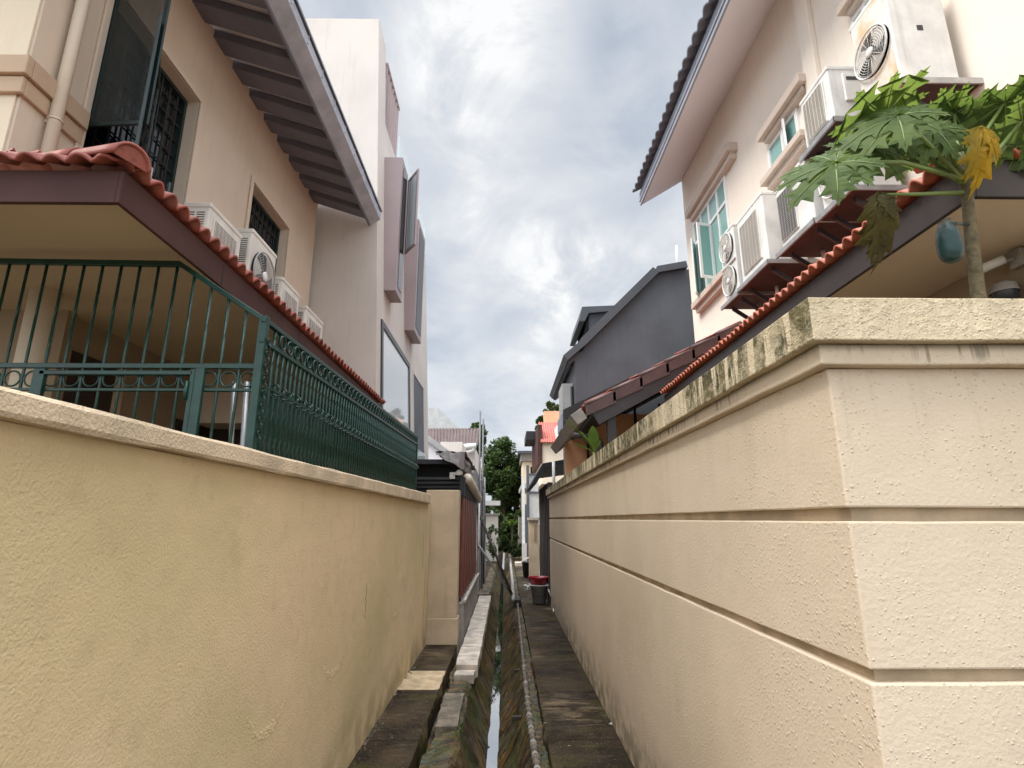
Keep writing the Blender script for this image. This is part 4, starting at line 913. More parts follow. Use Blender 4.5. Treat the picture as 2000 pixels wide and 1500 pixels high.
m = MB(); m.prism([(g0.x - .16, VY + .02, g0.z + .03), (g0.x - .02, VY + .02, g0.z + .13), (g0.x + .07, VY + .02, g0.z + .0), (g0.x - .06, VY + .02, g0.z - .10)], (0, 3.4, 0)); m.build('gutter', 'concrete', lt, .006)
# plant on the wall
def blade(m, base, dirv, length, width, droop=.3, n=8, fold=.15):
    base = Vector(base); d = Vector(dirv).normalized(); sd = d.cross(Vector((0, 0, 1)))
    sd = Vector((1, 0, 0)) if sd.length < .05 else sd.normalized(); vs = []; fs = []
    for i in range(n + 1):
        t = i / n; c = base + d * length * t + Vector((0, 0, -droop * length * t * t)); w = width * math.sin(math.pi * min(1, .08 + t * .92)) ** .8
        vs += [c - sd * w + Vector((0, 0, fold * w)), c, c + sd * w + Vector((0, 0, fold * w))]
    for i in range(n):
        for j in range(2): fs.append([i * 3 + j, i * 3 + j + 1, i * 3 + 4 + j, i * 3 + 3 + j])
    m.add(vs, fs, True)
pb0 = P(1160, 884, x=1.12)
pl = thing('leafy_plant', 'strap leaved green plant growing on top of the far right wall', 'plant', pb0)
for (u, v, w, dr_) in ((1095, 812, .05, .25), (1112, 826, .045, .3), (1135, 845, .05, .1), (1158, 838, .055, .05), (1172, 862, .055, .1), (1122, 868, .04, .1), (1148, 860, .045, 0)):
    u, v = 1160 + (u - 1160) * 1.12, 884 + (v - 884) * 1.15; tp = P(u, v, x=1.10 - (1160 - u) * .001); tp = Vector((tp.x, pb0.y - random.uniform(0, .2), tp.z)) if False else P(u, v, y=pb0.y - random.uniform(-.1, .15))
    dv = tp - pb0; L_ = dv.length; m = MB(); blade(m, pb0, dv.normalized() + Vector((0, 0, dr_)), L_ * 1.05, w * 1.25, dr_, 10, .35); m.build('leaf', 'foliage2', pl)
MB().tube([pb0 - Vector((0, 0, .2)), pb0 + Vector((0, 0, .06))], .02, 8).build('stem', 'petiole', pl)
# ------------------------------------------------------------------ grey gable house
GYY = 10.6
gh = thing('grey_house', 'slate grey house showing its windowless gable wall and dormer', 'house', (3, GYY, 0))
def G(u, v, d=0): return P(u, v, y=GYY + d)
x0 = (G(1127, 720).x + G(1125, 950).x) / 2
pts = [(x0, GYY, 0), (x0, GYY, G(1127, 690).z), G(1282, 533), G(1336, 526), (8, GYY, G(1336, 526).z + .1), (8, GYY, 0)]
MB().prism(pts, (0, 2.6, 0)).build('wall', 'dgrey', gh)
def roofbit(a, b, th, name, d0=-.12, dy=3.7):
    a, b = Vector(a), Vector(b); n = Vector((-(b - a).z, 0, (b - a).x)).normalized()
    if n.z < 0: n = -n
    m = MB(); m.prism([a + Vector((0, d0, 0)), b + Vector((0, d0, 0)), b + n * th + Vector((0, d0, 0)), a + n * th + Vector((0, d0, 0))], (0, dy, 0)); return m.build(name, 'dgroof', gh)
roofbit(G(1143, 676), G(1284, 536), .16, 'roof'); roofbit(G(1284, 536), G(1340, 526), .14, 'ridge_cap', -.119)
roofbit(G(1108, 706), G(1146, 673), .13, 'lower_roof', -.125); 
e1, e2 = G(1078, 772), G(1110, 704)
MB().prism([e2 + Vector((0, 0, .10)), e2 + Vector((0, 0, -.04)), e2 + Vector((.06, 0, -.05)), G(1130, 700) + Vector((0, 0, .02)), G(1143, 676)], (0, 3.6, 0)).build('eave_board', 'dgroof', gh)
dm = MB(); dm.prism([G(1150, 660, .8), G(1150, 612, .8), G(1205, 605, .8), G(1230, 590, .8), G(1200, 640, .8)], (0, 1.6, 0)); dmo = dm.build('dormer', 'dgrey', gh)
MB().prism([G(1131, 627, .7), G(1137, 599, .7), G(1208, 596, .7), G(1206, 606, .7), G(1150, 611, .7), G(1142, 627, .7)], (0, 1.8, 0)).build('dormer_roof', 'dgroof', dmo)
MB().prism([G(1144, 656, .85), G(1144, 622, .85), G(1149, 618, .85), G(1149, 652, .85)], (0, 1.4, 0)).build('dormer_window', 'dglass', dmo)
bxm = B(G(1101, 770).x, x0 - .01, GYY + .3, GYY + 1.0, G(1101, 803).z, G(1101, 742).z).build('bay_window', 'kerb', gh, .01)
B(G(1118, 770).x, G(1126, 770).x, GYY + .285, GYY + .298, G(1101, 800).z, G(1101, 748).z).build('pane', 'dglass', bxm)
B(G(1098, 815).x, x0 - .01, GYY + .25, GYY + 1.0, G(1101, 806).z - .28, G(1101, 806).z).build('bay_base', 'greyf', bxm)
tag(MB().tube([P(1321, 480, y=GYY + 3), P(1323, 530, y=GYY + 3)], .03, 8).build('vent_pipe', 'whitep'), 'thin white vent pipe above the grey gable ridge', 'pipe')
# ------------------------------------------------------------------ dark shed past the right wall
sd = thing('dark_shed', 'black corrugated shed with sloping canopy at the end of the right wall', 'shed', (1.3, 14, 0))
def S(u, v, d=0): return P(u, v, y=13.3 + d)
m = MB()
for i in range(14): m.box(1.0 + (i % 2) * .02, 1.06, 13.25 + i * .28, 13.25 + i * .28 + .28, -.2, S(1062, 942).z)
m.build('corrugated_wall', 'plywood', sd)
B(1.06, 3.2, 13.28, 13.34, 0, S(1062, 942).z).build('front_panel', 'plywood', sd)
MB().prism([S(1038, 945), S(1060, 905), S(1076, 902), S(1140, 890), S(1140, 902), S(1066, 912), S(1048, 944)], (0, 4.0, 0)).build('canopy', 'black', sd)
pt_ = S(1080, 920)
MB().tube([(pt_.x, 13.1, S(1080, 946).z - .3), (pt_.x, 13.1, S(1080, 903).z)], .035, 8).build('post', 'whitep', sd)
# ------------------------------------------------------------------ far right row
def far_box(name, label, cat, u0, u1, vt, vb_, y, dep, mat, extra=None, group=None):
    a = P(u0, vb_, y=y); b = P(u1, vt, y=y); t = thing(name, label, cat, ((a.x + b.x) / 2, y, 0), group)
    B(a.x, b.x, y, y + dep, min(a.z, 0) if vb_ > 1050 else a.z, b.z).build('wall', mat, t); return t, a, b
t, a, b = far_box('garden_pier', 'cream pier with recessed panel behind the black bin', 'pier', 1034, 1052, 1016, 1132, 18.5, .4, 'pier')
B(P(1043, 1000, y=18.5).x, P(1047, 1000, y=18.5).x, 18.47, 18.498, P(1043, 1056, y=18.5).z, P(1043, 1022, y=18.5).z).build('slot', 'porchdark', t)
B(a.x - .04, b.x + .04, 18.45, 18.95, b.z, b.z + .08).build('cap', 'slab', t)
t, a, b = far_box('steel_gate', 'pale panelled gate under a light metal frame far along the right', 'gate', 1034, 1051, 925, 1018, 20.0, .1, 'whitep')
for zz in (b.z, (a.z + b.z) / 2 + .2): B(a.x - .05, b.x + .1, 19.95, 19.99, zz - .05, zz).build('rail', 'dgrey', t)
B(a.x - .1, a.x, 19.93, 20.03, 0, b.z + .3).build('post', 'dgrey', t)
t, a, b = far_box('dark_gate', 'dark grey panel gate leaning between pale posts at far right', 'gate', 1026, 1034, 985, 1102, 24.5, .1, 'dgrey')
B(a.x - .14, a.x - .01, 24.4, 24.5, 0, b.z + 1.2).build('post', 'whitep', t); B(a.x - .1, b.x, 24.3, 24.38, 0, .9).build('kick_panel', 'white', t)
t, a, b = far_box('carport', 'light grey metal carport roof over the far right plots', 'carport', 1019, 1052, 944, 953, 26, 6, 'kerb')
t['label'] = 'light grey metal carport roof over the far right plots'
B(a.x, a.x + .12, 26, 26.12, 0, a.z).build('post', 'whitep', t); B(b.x - .12, b.x, 31, 31.12, 0, a.z).build('post', 'whitep', t)
t, a, b = far_box('cream_block', 'cream flat roofed house with grey attic box far behind the tree', 'house', 1021, 1056, 902, 1000, 34, 8, 'cream')
B(P(1017, 900, y=33.8).x, b.x + .1, 33.8, 42, b.z + .02, P(1030, 887, y=34).z).build('attic', 'concrete', t)
B(P(1012, 900, y=33.6).x, b.x + .1, 33.6, 42, P(1030, 887, y=34).z, P(1030, 885, y=34).z + .1).build('roof', 'dgroof', t)
B(P(1036, 900, y=34).x, P(1048, 900, y=34).x, 33.97, 33.99, P(1036, 945, y=34).z, P(1036, 912, y=34).z).build('window', 'dglass', t)
t, a, b = far_box('cream_house', 'cream house with bright red tiled roof far down the lane', 'house', 1058, 1112, 858, 945, 27, 7, 'cream')
ra, rb = P(1052, 826, y=28.5), P(1056, 864, y=26.7); rc = P(1101, 826, y=28.5); rd = P(1100, 862, y=26.7)
wv = MB(); wv.grid(lambda s, q: Vector((rb.x + (rd.x - rb.x) * s, rb.y + (ra.y - rb.y) * q, rb.z + (ra.z - rb.z) * q)) + Vector((0, -.04, .05)) * abs(math.sin(s * math.pi * 9)) - Vector((0, 0, .10)) * ((q * 7) % 1), 72, 28); wv.build('roof', 'redtile', t, solid=.05)
B(P(1050, 870, y=27).x, P(1059, 870, y=27).x, 26.9, 33, P(1050, 905, y=27).z, P(1050, 830, y=27).z).build('gable_wall', 'brownf', t)
B(P(1087, 850, y=26.5).x, P(1096, 850, y=26.5).x, 26.4, 28, P(1087, 858, y=26.5).z, P(1087, 832, y=26.5).z).build('window', 'wframe', t)
t, a, b = far_box('orange_house', 'apricot upper storey with roof plants above the red tiled roof', 'house', 1063, 1104, 803, 832, 33, 6, 'orange')
t, a, b = far_box('entrance_canopy', 'black flat canopy jutting out left of the red tiled roof', 'canopy', 1028, 1052, 842, 858, 29, 3, 'black')
B(b.x, b.x + .1, 31.6, 31.9, 0, b.z).build('post', 'black', t)
# ------------------------------------------------------------------ far left row
cn = thing('metal_canopy', 'dark flat metal canopy with rafters behind the beige pier', 'canopy', (-1.6, 10, 0))
def C(u, v, d=0): return P(u, v, y=9.7 + d)
B(-2.9, C(900, 910).x, 9.7, 13.5, C(850, 906).z, C(850, 897).z).build('roof', 'black', cn)
B(-2.9, -.82, 10.3, 10.4, 2.0, C(850, 906).z).build('back_panel', 'black', cn)
for i in range(4): B(-2.9, C(895, 930).x, 9.9 + i * .1, 9.93 + i * .1, C(850, 935).z - i * .07, C(850, 930).z - i * .07).build('slat', 'dkframe', cn)
tb = thing('awning_tube', 'long beige awning tube sloping along the top of the red slats', 'tube', (-.9, 11, 2.6))
a, b = P(913, 934, y=9.9), P(935, 974, y=13.8)
MB().tube([a, b], .085, 14).build('roller', 'pipew', tb)
fl = thing('security_camera', 'pale dome camera on bracket under the dark metal canopy', 'camera', C(897, 926))
q = C(897, 922); q2 = C(885, 928)
MB().tube([q2, q], .02, 8).build('arm', 'whitep', fl); MB().lathe(q - Vector((0, 0, .06)), [(0, 0), (.06, .01), (.065, .06), (.03, .10), (0, .10)], 14).build('dome', 'whitep', fl); MB().box(q2.x - .06, q2.x + .03, q2.y, q2.y + .06, q2.z - .06, q2.z + .05).build('bracket', 'whitep', fl)
# tarpaulin hoarding
tr0 = thing('tarpaulin', 'grey brown tarpaulin hoarding draped along scaffold beyond the red slats', 'tarpaulin', (-.74, 14.6, 0))
ya, yb = 9.62, 19.5
def tarpf(s, q):
    y = ya + (yb - ya) * s
    zt = 3.02 + .06 * math.sin(y * 1.3) + noise.noise((y * .8, 1, 0)) * .09 + (.12 if y > 14 else 0)
    zb = 2.74 - .05 * (y - ya) if y < 13.2 else (2.55 - (y - 13.2) * .35 if y < 14.3 else .02)
    zb += noise.noise((y * 2.1, 4, 0)) * .05
    z = zt + (zb - zt) * q
    return (-.715 + math.sin(y * 7.5 + math.sin(q * 3) * .8) * .022 * (.3 + q) + noise.noise((y * 1.7, q * 3, 0)) * .045 - (.10 * (1 - q) ** 3), y, z)
tf = MB(); tf.grid(tarpf, 150, 20); tf.build('sheet', 'tarp', tr0)
tf = MB(); tf.grid(lambda s, q: (-1.22 + .5 * s, ya - .02 - .10 * q * math.sin(s * 3) - .02 * math.sin(s * 26) * q, 3.04 - (.05 + .26 * s) * q + noise.noise((s * 4, q * 3, 9)) * .04), 30, 8); tf.build('front_flap', 'tarp', tr0)
tf = MB(); tf.grid(lambda s, q: (-1.25 + .54 * s, ya + (13.4 - ya) * q, 3.045 + noise.noise((s * 3, q * 9, 5)) * .06), 12, 40); tf.build('top_fold', 'tarp', tr0)
for i, (u, vt, y) in enumerate(((938, 803, 15.2), (944, 818, 16.4), (947, 932, 17.6))):
    q = P(u, vt, y=y); tag(MB().tube([(q.x, y, 0), (q.x, y, q.z)], .026, 8).build('scaffold_pole', 'polem'), ('tallest grey scaffold pole rising above the tarpaulin', 'second grey scaffold pole just right of the tallest one', 'short grey scaffold pole at the far edge of the tarpaulin')[i], 'pole', 'scaffold poles at the tarpaulin')
a, b = P(937, 1005, y=15.5), P(1001, 1165, z=.0)
tag(MB().tube([a, b], .035, 8).build('brace_pole', 'plywood'), 'dark diagonal prop leaning from tarpaulin across the drain', 'prop', 'props across the drain')
a, b = P(935, 1066, y=14.4), P(997, 1158, z=-.02)
tag(MB().tube([a, b], .028, 8).build('brace_pole', 'steel'), 'lower thin pale prop crossing the drain below the dark one', 'prop', 'props across the drain')
# background roofs left
t = thing('tiled_house', 'house with brown tiled roof behind the tarpaulin', 'house', (-2, 24, 0))
ra, rb, rc, rd = P(800, 838, y=27), P(937, 838, y=27), P(934, 870, y=24.5), P(800, 870, y=24.5)
wv = MB(); wv.grid(lambda s, q: rd.lerp(rc, s).lerp(ra.lerp(rb, s), q) + Vector((0, 0, .06)) * abs(math.sin(s * math.pi * 22)) - Vector((0, 0, .10)) * ((q * 9) % 1), 176, 27); wv.build('roof', 'browntile', t, solid=.06)
B(rd.x, rc.x - .15, 24.8, 31, 0, rc.z - .05).build('wall', 'white', t)
MB().tube([P(905, 873, y=24.4), P(930, 871, y=24.4)], .13, 10).build('gutter', 'whitep', t)
MB().tube([P(925, 874, y=24.4), P(923, 880, y=24.4), P(908, 885, y=24.4)], .09, 8).build('downpipe', 'whitep', t)
t = thing('roof_block', 'plain white box shaped block below the brown tiled roof', 'block', (-2, 22, 0))
B(P(860, 870, y=21).x, P(903, 870, y=21).x, 21, 23, 0, P(880, 863, y=21).z).build('wall', 'white', t)
t = thing('gabled_annex', 'pale annex with grey pitched metal roof beside the white house', 'annex', (-2.5, 17.5, 0))
q0, q1, q2 = P(815, 830, y=18), P(870, 870, y=18), P(885, 886, y=18)
MB().prism([(-4.5, 18, 0), (-4.5, 18, P(815, 840, y=18).z), P(815, 842, y=18), P(866, 884, y=18), (q1.x, 18, 0)], (0, 4, 0)).build('wall', 'soffit', t)
MB().prism([P(812, 832, y=17.9), P(866, 872, y=17.9), P(886, 886, y=17.9), P(872, 888, y=17.9), P(812, 845, y=17.9)], (0, 4.2, 0)).build('roof', 'kerb', t)
t = thing('warehouse', 'big pale building with sloping striped metal roof in the distance', 'building', (-6, 48, 0))
MB().prism([P(700, 798, y=48), P(856, 797, y=48), P(898, 838, y=48), (P(898, 838, y=48).x, 48, 0), (P(700, 798, y=48).x, 48, 0)], (0, 14, 0)).build('wall', 'kerb', t)
# white gate at the end
t, a, b = far_box('garden_door', 'weathered white door panel at the far end of the left path', 'door', 948, 973, 1006, 1096, 27, .25, 'white')
B(a.x - .05, b.x + .08, 26.9, 27.3, b.z, b.z + .07).build('cap', 'concrete', t)
t, a, b = far_box('awning', 'small white awning above the weathered white door', 'awning', 946, 977, 978, 987, 28, 1.0, 'whitep')
B(a.x, a.x + .1, 28.4, 28.6, 0, a.z).build('post', 'plywood', t); 
t, a, b = far_box('rear_wall', 'low grey weathered wall among the far plants', 'wall', 1014, 1024, 1010, 1070, 32, 3, 'concrete')
# ------------------------------------------------------------------ buckets and bin
def bucket(name, label, u, v, r, h, mat, rim=True):
    q = P(u, v, z=0); t = thing(name, label, 'bucket', (q.x, q.y, 0))
    MB().lathe((q.x, q.y, 0), [(0, .004), (r * .78, .004), (r, h), (r * 1.07, h), (r * 1.07, h - .03), (r * .98, h - .03), (r * .76, .02), (0, .02)], 24).build('tub', mat, t); return t, q
t, q = bucket('bucket', 'grey plastic bucket with red basin on top by the right wall', 1053, 1178, .19, .40, 'bucket')
m = MB(); m.tube([(q.x + .19 * math.cos(a), q.y - .19 * math.sin(a) - .012, .36 - .16 * math.sin(a)) for a in (i * math.pi / 12 for i in range(13))], .006, 6); m.build('handle', 'dkframe', t)
bs_ = MB().lathe((q.x - .01, q.y, .42), [(0, .0), (.16, .0), (.225, .16), (.245, .165), (.24, .15), (.21, .02), (0, .015)], 24).build('basin', 'red'); tag(bs_, 'dark red plastic basin resting on the grey bucket', 'basin')
tag(B(q.x - .23, q.x + .22, q.y - .2, q.y + .2, .402, .418).build('lid', 'whitep', bev=.006), 'flat white lid between the grey bucket and red basin', 'lid')
m = MB()
for i in range(6):
    a = i * 1.1; c = Vector((q.x - .28 + random.uniform(-.06, .05), q.y + random.uniform(-.1, .1), .34 + random.uniform(-.04, .05))); m.lathe(c, [(0, -.03), (.045, 0), (.03, .03), (0, .035)], 8)
tag(m.build('cloth_rag', 'whitep'), 'crumpled white rag hanging from the side of the grey bucket', 'rag')
tag(MB().tube([P(1068, 1140, z=.35), P(1074, 1160, z=.3), P(1080, 1175, z=.05), P(1081, 1195, z=.03)], .014, 8).build('garden_hose', 'whitep'), 'pale hose trailing down beside the grey bucket', 'hose')
t, q = bucket('waste_bin', 'black bin with pale folded cardboard on top further down the lane', 1032, 1127, .22, .50, 'bin')
t['category'] = 'bin'
tag(MB().prism([(q.x - .23, q.y - .1, .50), (q.x + .0, q.y - .12, .64), (q.x + .22, q.y - .1, .51), (q.x + .2, q.y - .1, .49), (q.x, q.y - .12, .60), (q.x - .2, q.y - .1, .49)], (0, .25, .0)).build('cardboard', 'slab'), 'pale folded cardboard lying across the black bin', 'cardboard')
# ------------------------------------------------------------------ trees
def tree(name, label, loc, h0, h1, rx, n, mat, leaf=.16, group=None, ry=None, trunk=.14, seed=1, clumps=34):
    rnd = random.Random(seed); loc = Vector(loc); t = thing(name, label, 'tree', loc, group); ry = ry or rx
    cz = (h0 + h1) / 2; hz = (h1 - h0) / 2; m = MB(); cl = []
    for i in range(clumps):
        while True:
            p = Vector((rnd.uniform(-1, 1), rnd.uniform(-1, 1), rnd.uniform(-1, 1)))
            if .3 < p.length < 1: break
        p *= .86; p.z -= .1 * (p.x * p.x); cl.append((p, rnd.uniform(.18, .36)))
    for i in range(n):
        c, r = rnd.choice(cl)
        d = Vector((rnd.gauss(0, 1), rnd.gauss(0, 1), rnd.gauss(0, 1))).normalized() * r * rnd.uniform(.4, 1.05) ** .6
        p = loc + Vector(((c.x + d.x) * rx, (c.y + d.y) * ry, cz + (c.z + d.z * .75) * hz))
        a = Vector((rnd.uniform(-1, 1), rnd.uniform(-1, 1), rnd.uniform(-.7, .3))).normalized(); b = a.cross(Vector((rnd.uniform(-1, 1), rnd.uniform(-1, 1), 1))).normalized(); s = leaf * rnd.uniform(.6, 1.25)
        m.add([p - a * s, p + b * s * .42, p + a * s, p - b * s * .42], [[0, 1, 2, 3]])
    m.build('crown', mat, t)
    w = MB(); w.tube([loc, loc + Vector((.05, 0, h0 * .5)), loc + Vector((-.05, 0, cz))], [trunk, trunk * .8, trunk * .5], 10)
    for i in range(9):
        c, r = cl[i]; w.tube([loc + Vector((0, 0, h0 * .7 + .1 * i)), loc + Vector((c.x * rx * .5, c.y * ry * .5, cz + c.z * hz * .3)), loc + Vector((c.x * rx, c.y * ry, cz + c.z * hz))], [trunk * .45, trunk * .3, trunk * .12], 6)
    w.build('trunk', 'bark', t); return t
q = P(982, 985, y=38); zt_ = P(975, 852, y=38).z
tree('broadleaf_tree', 'big dark green broadleaf tree closing the end of the lane', (q.x, 38, 0), 2.4, zt_ + .1, 1.72, 17000, 'foliage', .15, seed=4, clumps=70)
q = P(932, 850, y=60); tree('broadleaf_tree', 'smaller hazy tree peeking above the brown tiled roof', (q.x, 60, 0), P(932, 900, y=60).z, P(932, 818, y=60).z, 1.5, 3500, 'foliage', .2, seed=9)
q = P(1075, 805, y=36)
tree('potted_tree', 'small dark tree on the roof of the apricot storey', (P(1076, 800, y=35).x, 35, P(1076, 803, y=33).z), .15, 1.1, .55, 900, 'foliage', .13, seed=5, trunk=.04, clumps=14)
tree('roof_shrub', 'dark shrub left of the apricot storey roof', (P(1056, 820, y=34).x, 34, P(1056, 835, y=33).z - .6), .3, 1.7, .4, 1000, 'foliage', .13, seed=6, trunk=.04, clumps=14)
def shrub(label, u, v, y, h, r, n, mat, leaf, seed, name='leafy_shrub', z=0):
    q = P(u, v, y=y); return tree(name, label, (q.x, y, z), .05, h, r, n, mat, leaf, 'shrubs at the end of the lane', trunk=.02, seed=seed, clumps=18)
shrub('climbing dark shrub in front of the weathered white door', 963, 1080, 25, 1.75, .28, 900, 'foliage', .07, 11)
shrub('dark low shrub at the drain end under the big tree', 990, 1060, 29, 1.2, .5, 1500, 'foliage', .10, 12)
shrub('dense dark green shrub beside the dark gate', 1013, 1060, 28, 1.15, .42, 1500, 'foliage', .09, 13)
shrub('tall dark shrub filling the lane end behind the white door', 982, 1050, 33, 2.6, .7, 2600, 'foliage', .12, 14)
shrub('tall dark shrub right of centre at the lane end', 1008, 1040, 35, 2.6, .8, 2600, 'foliage', .12, 15)
shrub('broad dark bush far behind the awning', 960, 1000, 36, 3.0, .9, 2200, 'foliage', .13, 17)
shrub('big dark bush directly under the crown of the lane end tree', 992, 1000, 40, 4.2, 1.1, 4200, 'foliage', .15, 18)
shrub('big dark bush at the right below the lane end tree', 1010, 1000, 41, 4.6, 1.3, 5200, 'foliage', .15, 19)
pm = thing('fan_palm', 'yellow green palm among the plants at the lane end', 'palm', (P(1000, 1010, y=31).x, 31, 0)); pl0 = Vector(pm.location)
for i in range(16):
    a = i * 2.4; m = MB(); blade(m, pl0 + Vector((0, 0, 1.5)), (math.cos(a), math.sin(a) * .5, .5 + .5 * random.random()), 1.0, .07, .5, 8); m.build('frond', 'foliage2', pm)
MB().tube([pl0, pl0 + Vector((0, 0, 1.5))], .05, 8).build('trunk', 'bark', pm)
# moss and weeds along the drain
wd_ = MB(); rnd = random.Random(3)
for i in range(900):
    sd_ = rnd.choice((0, 1, 2)); y = rnd.uniform(4.6, 13)
    if noise.noise((y * .9, sd_ * 5, 0)) < .02: continue
    x_, z_ = ((-.47 + rnd.uniform(-.05, .05), -.10), (.31 + rnd.uniform(-.06, .05), -.09), (-.73 + rnd.uniform(-.02, .02), -.2))[sd_]
    p = Vector((x_, y, z_)); a = Vector((rnd.uniform(-1, 1), rnd.uniform(-1, 1), rnd.uniform(.2, 1))).normalized(); b = a.cross(Vector((rnd.uniform(-1, 1), rnd.uniform(-1, .5), .3))).normalized(); s = rnd.uniform(.008, .022)
    wd_.add([p, p + a * s + b * s * .5, p + a * s * 2, p + a * s - b * s * .5], [[0, 1, 2, 3]])
o = struct(wd_.build('weeds', 'foliage2'), 'stuff'); o['label'] = 'tiny weeds and moss along the drain edges'
lt_ = MB()
for i in range(260):
    if rnd.random() < .6: x_, z_ = rnd.choice((rnd.uniform(.38, .98), rnd.uniform(-1.2, -.8), rnd.uniform(.38, .5))), .004
    else: x_, z_ = rnd.choice(((-.60 + rnd.uniform(-.09, .06), -.085), (.31 + rnd.uniform(-.04, .05), -.085)))
    y = 4.5 + 14 * rnd.random() ** 1.5; a = rnd.uniform(0, 6.28); q = rnd.uniform(.008, .024); d = Vector((math.cos(a), math.sin(a), .1)) * q; e_ = Vector((-math.sin(a), math.cos(a), .25)) * q * .4; p = Vector((x_, y, z_))
    lt_.add([p - d, p + e_, p + d, p - e_], [[0, 1, 2, 3]])
o = struct(lt_.build('leaf_litter', 'litter'), 'stuff'); o['label'] = 'dry leaf litter and specks scattered over paths and drain ledges'
st_ = MB()
for i in range(300):
    y = 5.0 + 16 * rnd.random() ** 1.4; sd_ = rnd.random() < .5; x_ = (-.235 if sd_ else -.045) + rnd.gauss(0, .018); q = rnd.uniform(.008, .026)
    st_.lathe((x_, y, -.665), [(0, -q * .4), (q * rnd.uniform(.7, 1.1), 0), (q * .6, q * .5), (0, q * .6)], 6)
o = struct(st_.build('pebbles', 'broken'), 'stuff'); o['label'] = 'small stones and silt along both edges of the drain water'
rb_ = MB()
for i in range(420):
    y = rnd.uniform(4.6, 9.2); x_ = -1.235 + abs(rnd.gauss(0, .022)); q = rnd.uniform(.004, .016) * (1.5 if noise.noise((y * 1.5, 0, 2)) > .1 else .7)
    p = Vector((x_, y, 0)); rb_.add([p + Vector((rnd.uniform(-q, q), rnd.uniform(-q, q) * 1.6, -.002)) for _ in range(4)] + [p + Vector((rnd.uniform(-q, q) * .5, rnd.uniform(-q, q), rnd.uniform(.4, 1.3) * q))], [[0, 1, 4], [1, 2, 4], [2, 3, 4], [3, 0, 4], [0, 2, 4], [1, 3, 4]])
o = struct(rb_.build('rubble', 'broken'), 'stuff'); o['label'] = 'crumbled plaster and grit along the foot of the left wall'
# ------------------------------------------------------------------ papaya
PY = 1.98
pc = P(1888, 372, y=PY); pb = P(1912, 590, y=PY)
pap = thing('papaya_tree', 'papaya plant with lobed green leaves rising behind the right wall', 'papaya', (pb.x + .02, PY, 0))
MB().tube([(pb.x + .06, PY, 0), (pb.x + .01, PY, 1.9), pb, pb.lerp(pc, .5) + Vector((-.002, 0, 0)), pc, pc + Vector((-.004, 0, .1)), pc + Vector((0, 0, .18))], [.045, .032, .0255, .0225, .021, .018, .010], 14).build('trunk', 'papbark', pap)
def papaya_leaf(c, tipdir, normal, size, seed, droop=.25, lobes=9, spread=2.55, curl=0):
    """palmate leaf: deep lobes, each with pointed side teeth, dished and drooping to the tips"""
    rnd = random.Random(seed); c = Vector(c); n = Vector(normal).normalized(); t = Vector(tipdir); t = (t - n * t.dot(n)).normalized(); s = n.cross(t); m = MB(); vn = MB()
    def place(x_, y_, k_):
        q = math.hypot(x_, y_); e = q / size
        return c + s * x_ + t * y_ + n * (-droop * size * e * e + curl * size * e ** 3 + .004 * (k_ % 2))
    for k_ in range(lobes):
        a = -spread + 2 * spread * k_ / (lobes - 1) + rnd.uniform(-.06, .06); ln = size * (1.0 - .45 * (abs(a) / spread) ** 1.6) * rnd.uniform(.9, 1.1)
        ca, sa = math.cos(a), math.sin(a); wob = rnd.uniform(-.06, .06)
        pr_ = [(0, .02), (.12, .10), (.26, .17), (.36, .22), (.50, .36), (.47, .20), (.56, .15), (.64, .17), (.80, .29), (.74, .13), (.82, .085), (.92, .10), (.90, .05), (1.04, .0)]
        L_, R_, S_ = [], [], []
        for f, w in pr_:
            jl, jr = rnd.uniform(.86, 1.14), rnd.uniform(.86, 1.14); f2 = f * ln; bend = wob * f * f * ln
            def loc(al, ac): return al * sa + ac * ca, al * ca - ac * sa
            L_.append(place(*loc(f2 * (1 + .04 * (jl - 1)), bend - w * ln * jl), k_)); R_.append(place(*loc(f2, bend + w * ln * jr), k_)); S_.append(place(*loc(min(f, 1.0) * ln, bend), k_) - n * .010 * (1 - f))
        o_ = len(pr_); vs = L_ + S_ + R_; fs = []
        for i in range(o_ - 1): fs += [[i, i + 1, o_ + i + 1, o_ + i], [o_ + i, o_ + i + 1, 2 * o_ + i + 1, 2 * o_ + i]]
        m.add(vs, fs, False)
        vn.tube([p + n * .0015 for p in (S_[0], S_[3], S_[6], S_[9], S_[12])], [.0038, .003, .0022, .0016, .0008], 5)
    return m, vn
leaves = [  # u, v of the petiole end, depth, tip azimuth (deg, 0 = +x), tilt, size
    (1728, 194, 1.95, 175, 0, .25), (1752, 212, 1.80, 205, 1, .22), (1632, 305, 1.75, 195, 1, .21), (1700, 275, 1.95, 185, 2, .20),
    (1862, 186, 2.05, 110, 0, .23), (1962, 165, 1.95, 60, 0, .22), (1995, 200, 1.85, 10, 0, .20), (1825, 238, 1.9, 235, 2, .18), (1880, 232, 2.1, 80, 0, .22),
    (1935, 212, 2.15, 40, 0, .22), (2050, 175, 1.9, 0, 0, .24), (1990, 275, 2.2, -40, 2, .18), (1745, 250, 2.05, 190, 2, .18), (1840, 265, 2.15, 200, 2, .16), (1925, 178, 2.2, 80, 0, .20)]
top = pc + Vector((0, 0, .10))
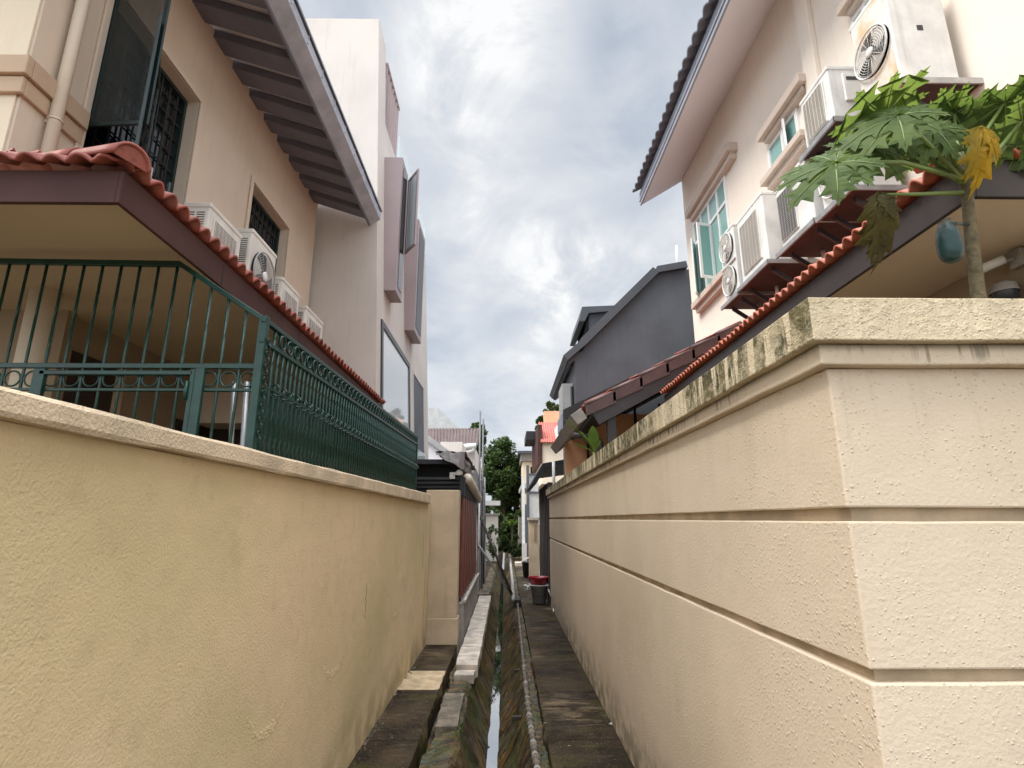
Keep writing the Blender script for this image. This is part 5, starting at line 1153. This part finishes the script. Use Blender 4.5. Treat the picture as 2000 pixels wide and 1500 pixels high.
for i, (u, v, y, az, tilt, size) in enumerate(leaves):
    c = P(u, v + (34 if v < 230 and tilt == 0 else 10), y=y); td = Vector((math.cos(R(az)), math.sin(R(az)), 0)); nr = (Vector((td.x * .12, .45, 1)), Vector((-.45, -.85, .62)), Vector((-.15, -.95, .35)))[tilt]; size *= 1.1
    q_ = papaya_leaf(c, td - Vector((0, 0, (.1, .45, .9)[tilt])), nr, size, 30 + i, (.22, .30, .3)[tilt])
    lf = q_[0].build('leaf', 'leaf', pap); q_[1].build('midrib', 'petiole', lf)
    b0 = pc + Vector((0, 0, .015 * (i % 5) + .02)); mid = b0.lerp(c, .5) + Vector((0, 0, -.02 + .03 * (i % 3)))
    MB().tube([b0, mid, c], [.011, .008, .006], 7).build('petiole', 'petiole', pap)
yl = P(1915, 246, y=1.84)
q_ = papaya_leaf(yl, (.05, -.2, -1), (.1, -1, .25), .205, 77, .40, 5, .72, -.2)
lf = q_[0].build('leaf', 'leafy', pap, label='yellow drooping papaya leaf'); q_[1].build('midrib', 'leafy', lf)
MB().tube([pc + Vector((0, 0, .05)), P(1905, 300, y=1.9), yl], [.01, .008, .006], 7).build('petiole', 'petiole', pap)
wl = P(1722, 380, y=1.9)
for j, (dx, sz_) in enumerate(((-.05, .20), (.03, .23), (0, .17))):
    papaya_leaf(wl + Vector((dx * .5, -.02 + .02 * j, 0)), (dx, 0, -1), (dx * 8, -1, .2), sz_, 90 + j, .55, 4, .5, -.3)[0].build('leaf', 'leafb', pap, label='withered brown hanging leaf')
MB().tube([pc + Vector((0, 0, -.01)), P(1800, 379, y=1.95), wl], [.011, .008, .005], 7).build('petiole', 'petiole', pap)
bt = P(1865, 436, y=1.93); bb = P(1862, 512, y=1.93); hb = bt.z - bb.z
bg_ = thing('plastic_bag', 'blue plastic bag wrapped round a fruit hanging on the papaya trunk', 'bag', bt)
m = MB(); m.lathe((bb.x, bb.y, bb.z), [(0, 0), (.022, .003), (.036, .018), (.043, hb * .30), (.043, hb * .55), (.036, hb * .8), (.026, hb * .95), (.018, hb), (.026, hb * 1.05)], 22); o = m.build('film', 'bag', bg_)
MB().lathe((bb.x, bb.y, bb.z + .008), [(0, 0), (.02, .008), (.033, .03), (.036, hb * .4), (.028, hb * .7), (0, hb * .85)], 16).build('fruit', 'foliage', bg_)
MB().tube([bt, bt + Vector((.03, .02, .01)), (pc.x + .0, PY, bt.z + .02)], .006, 6).build('tie', 'bag', bg_)
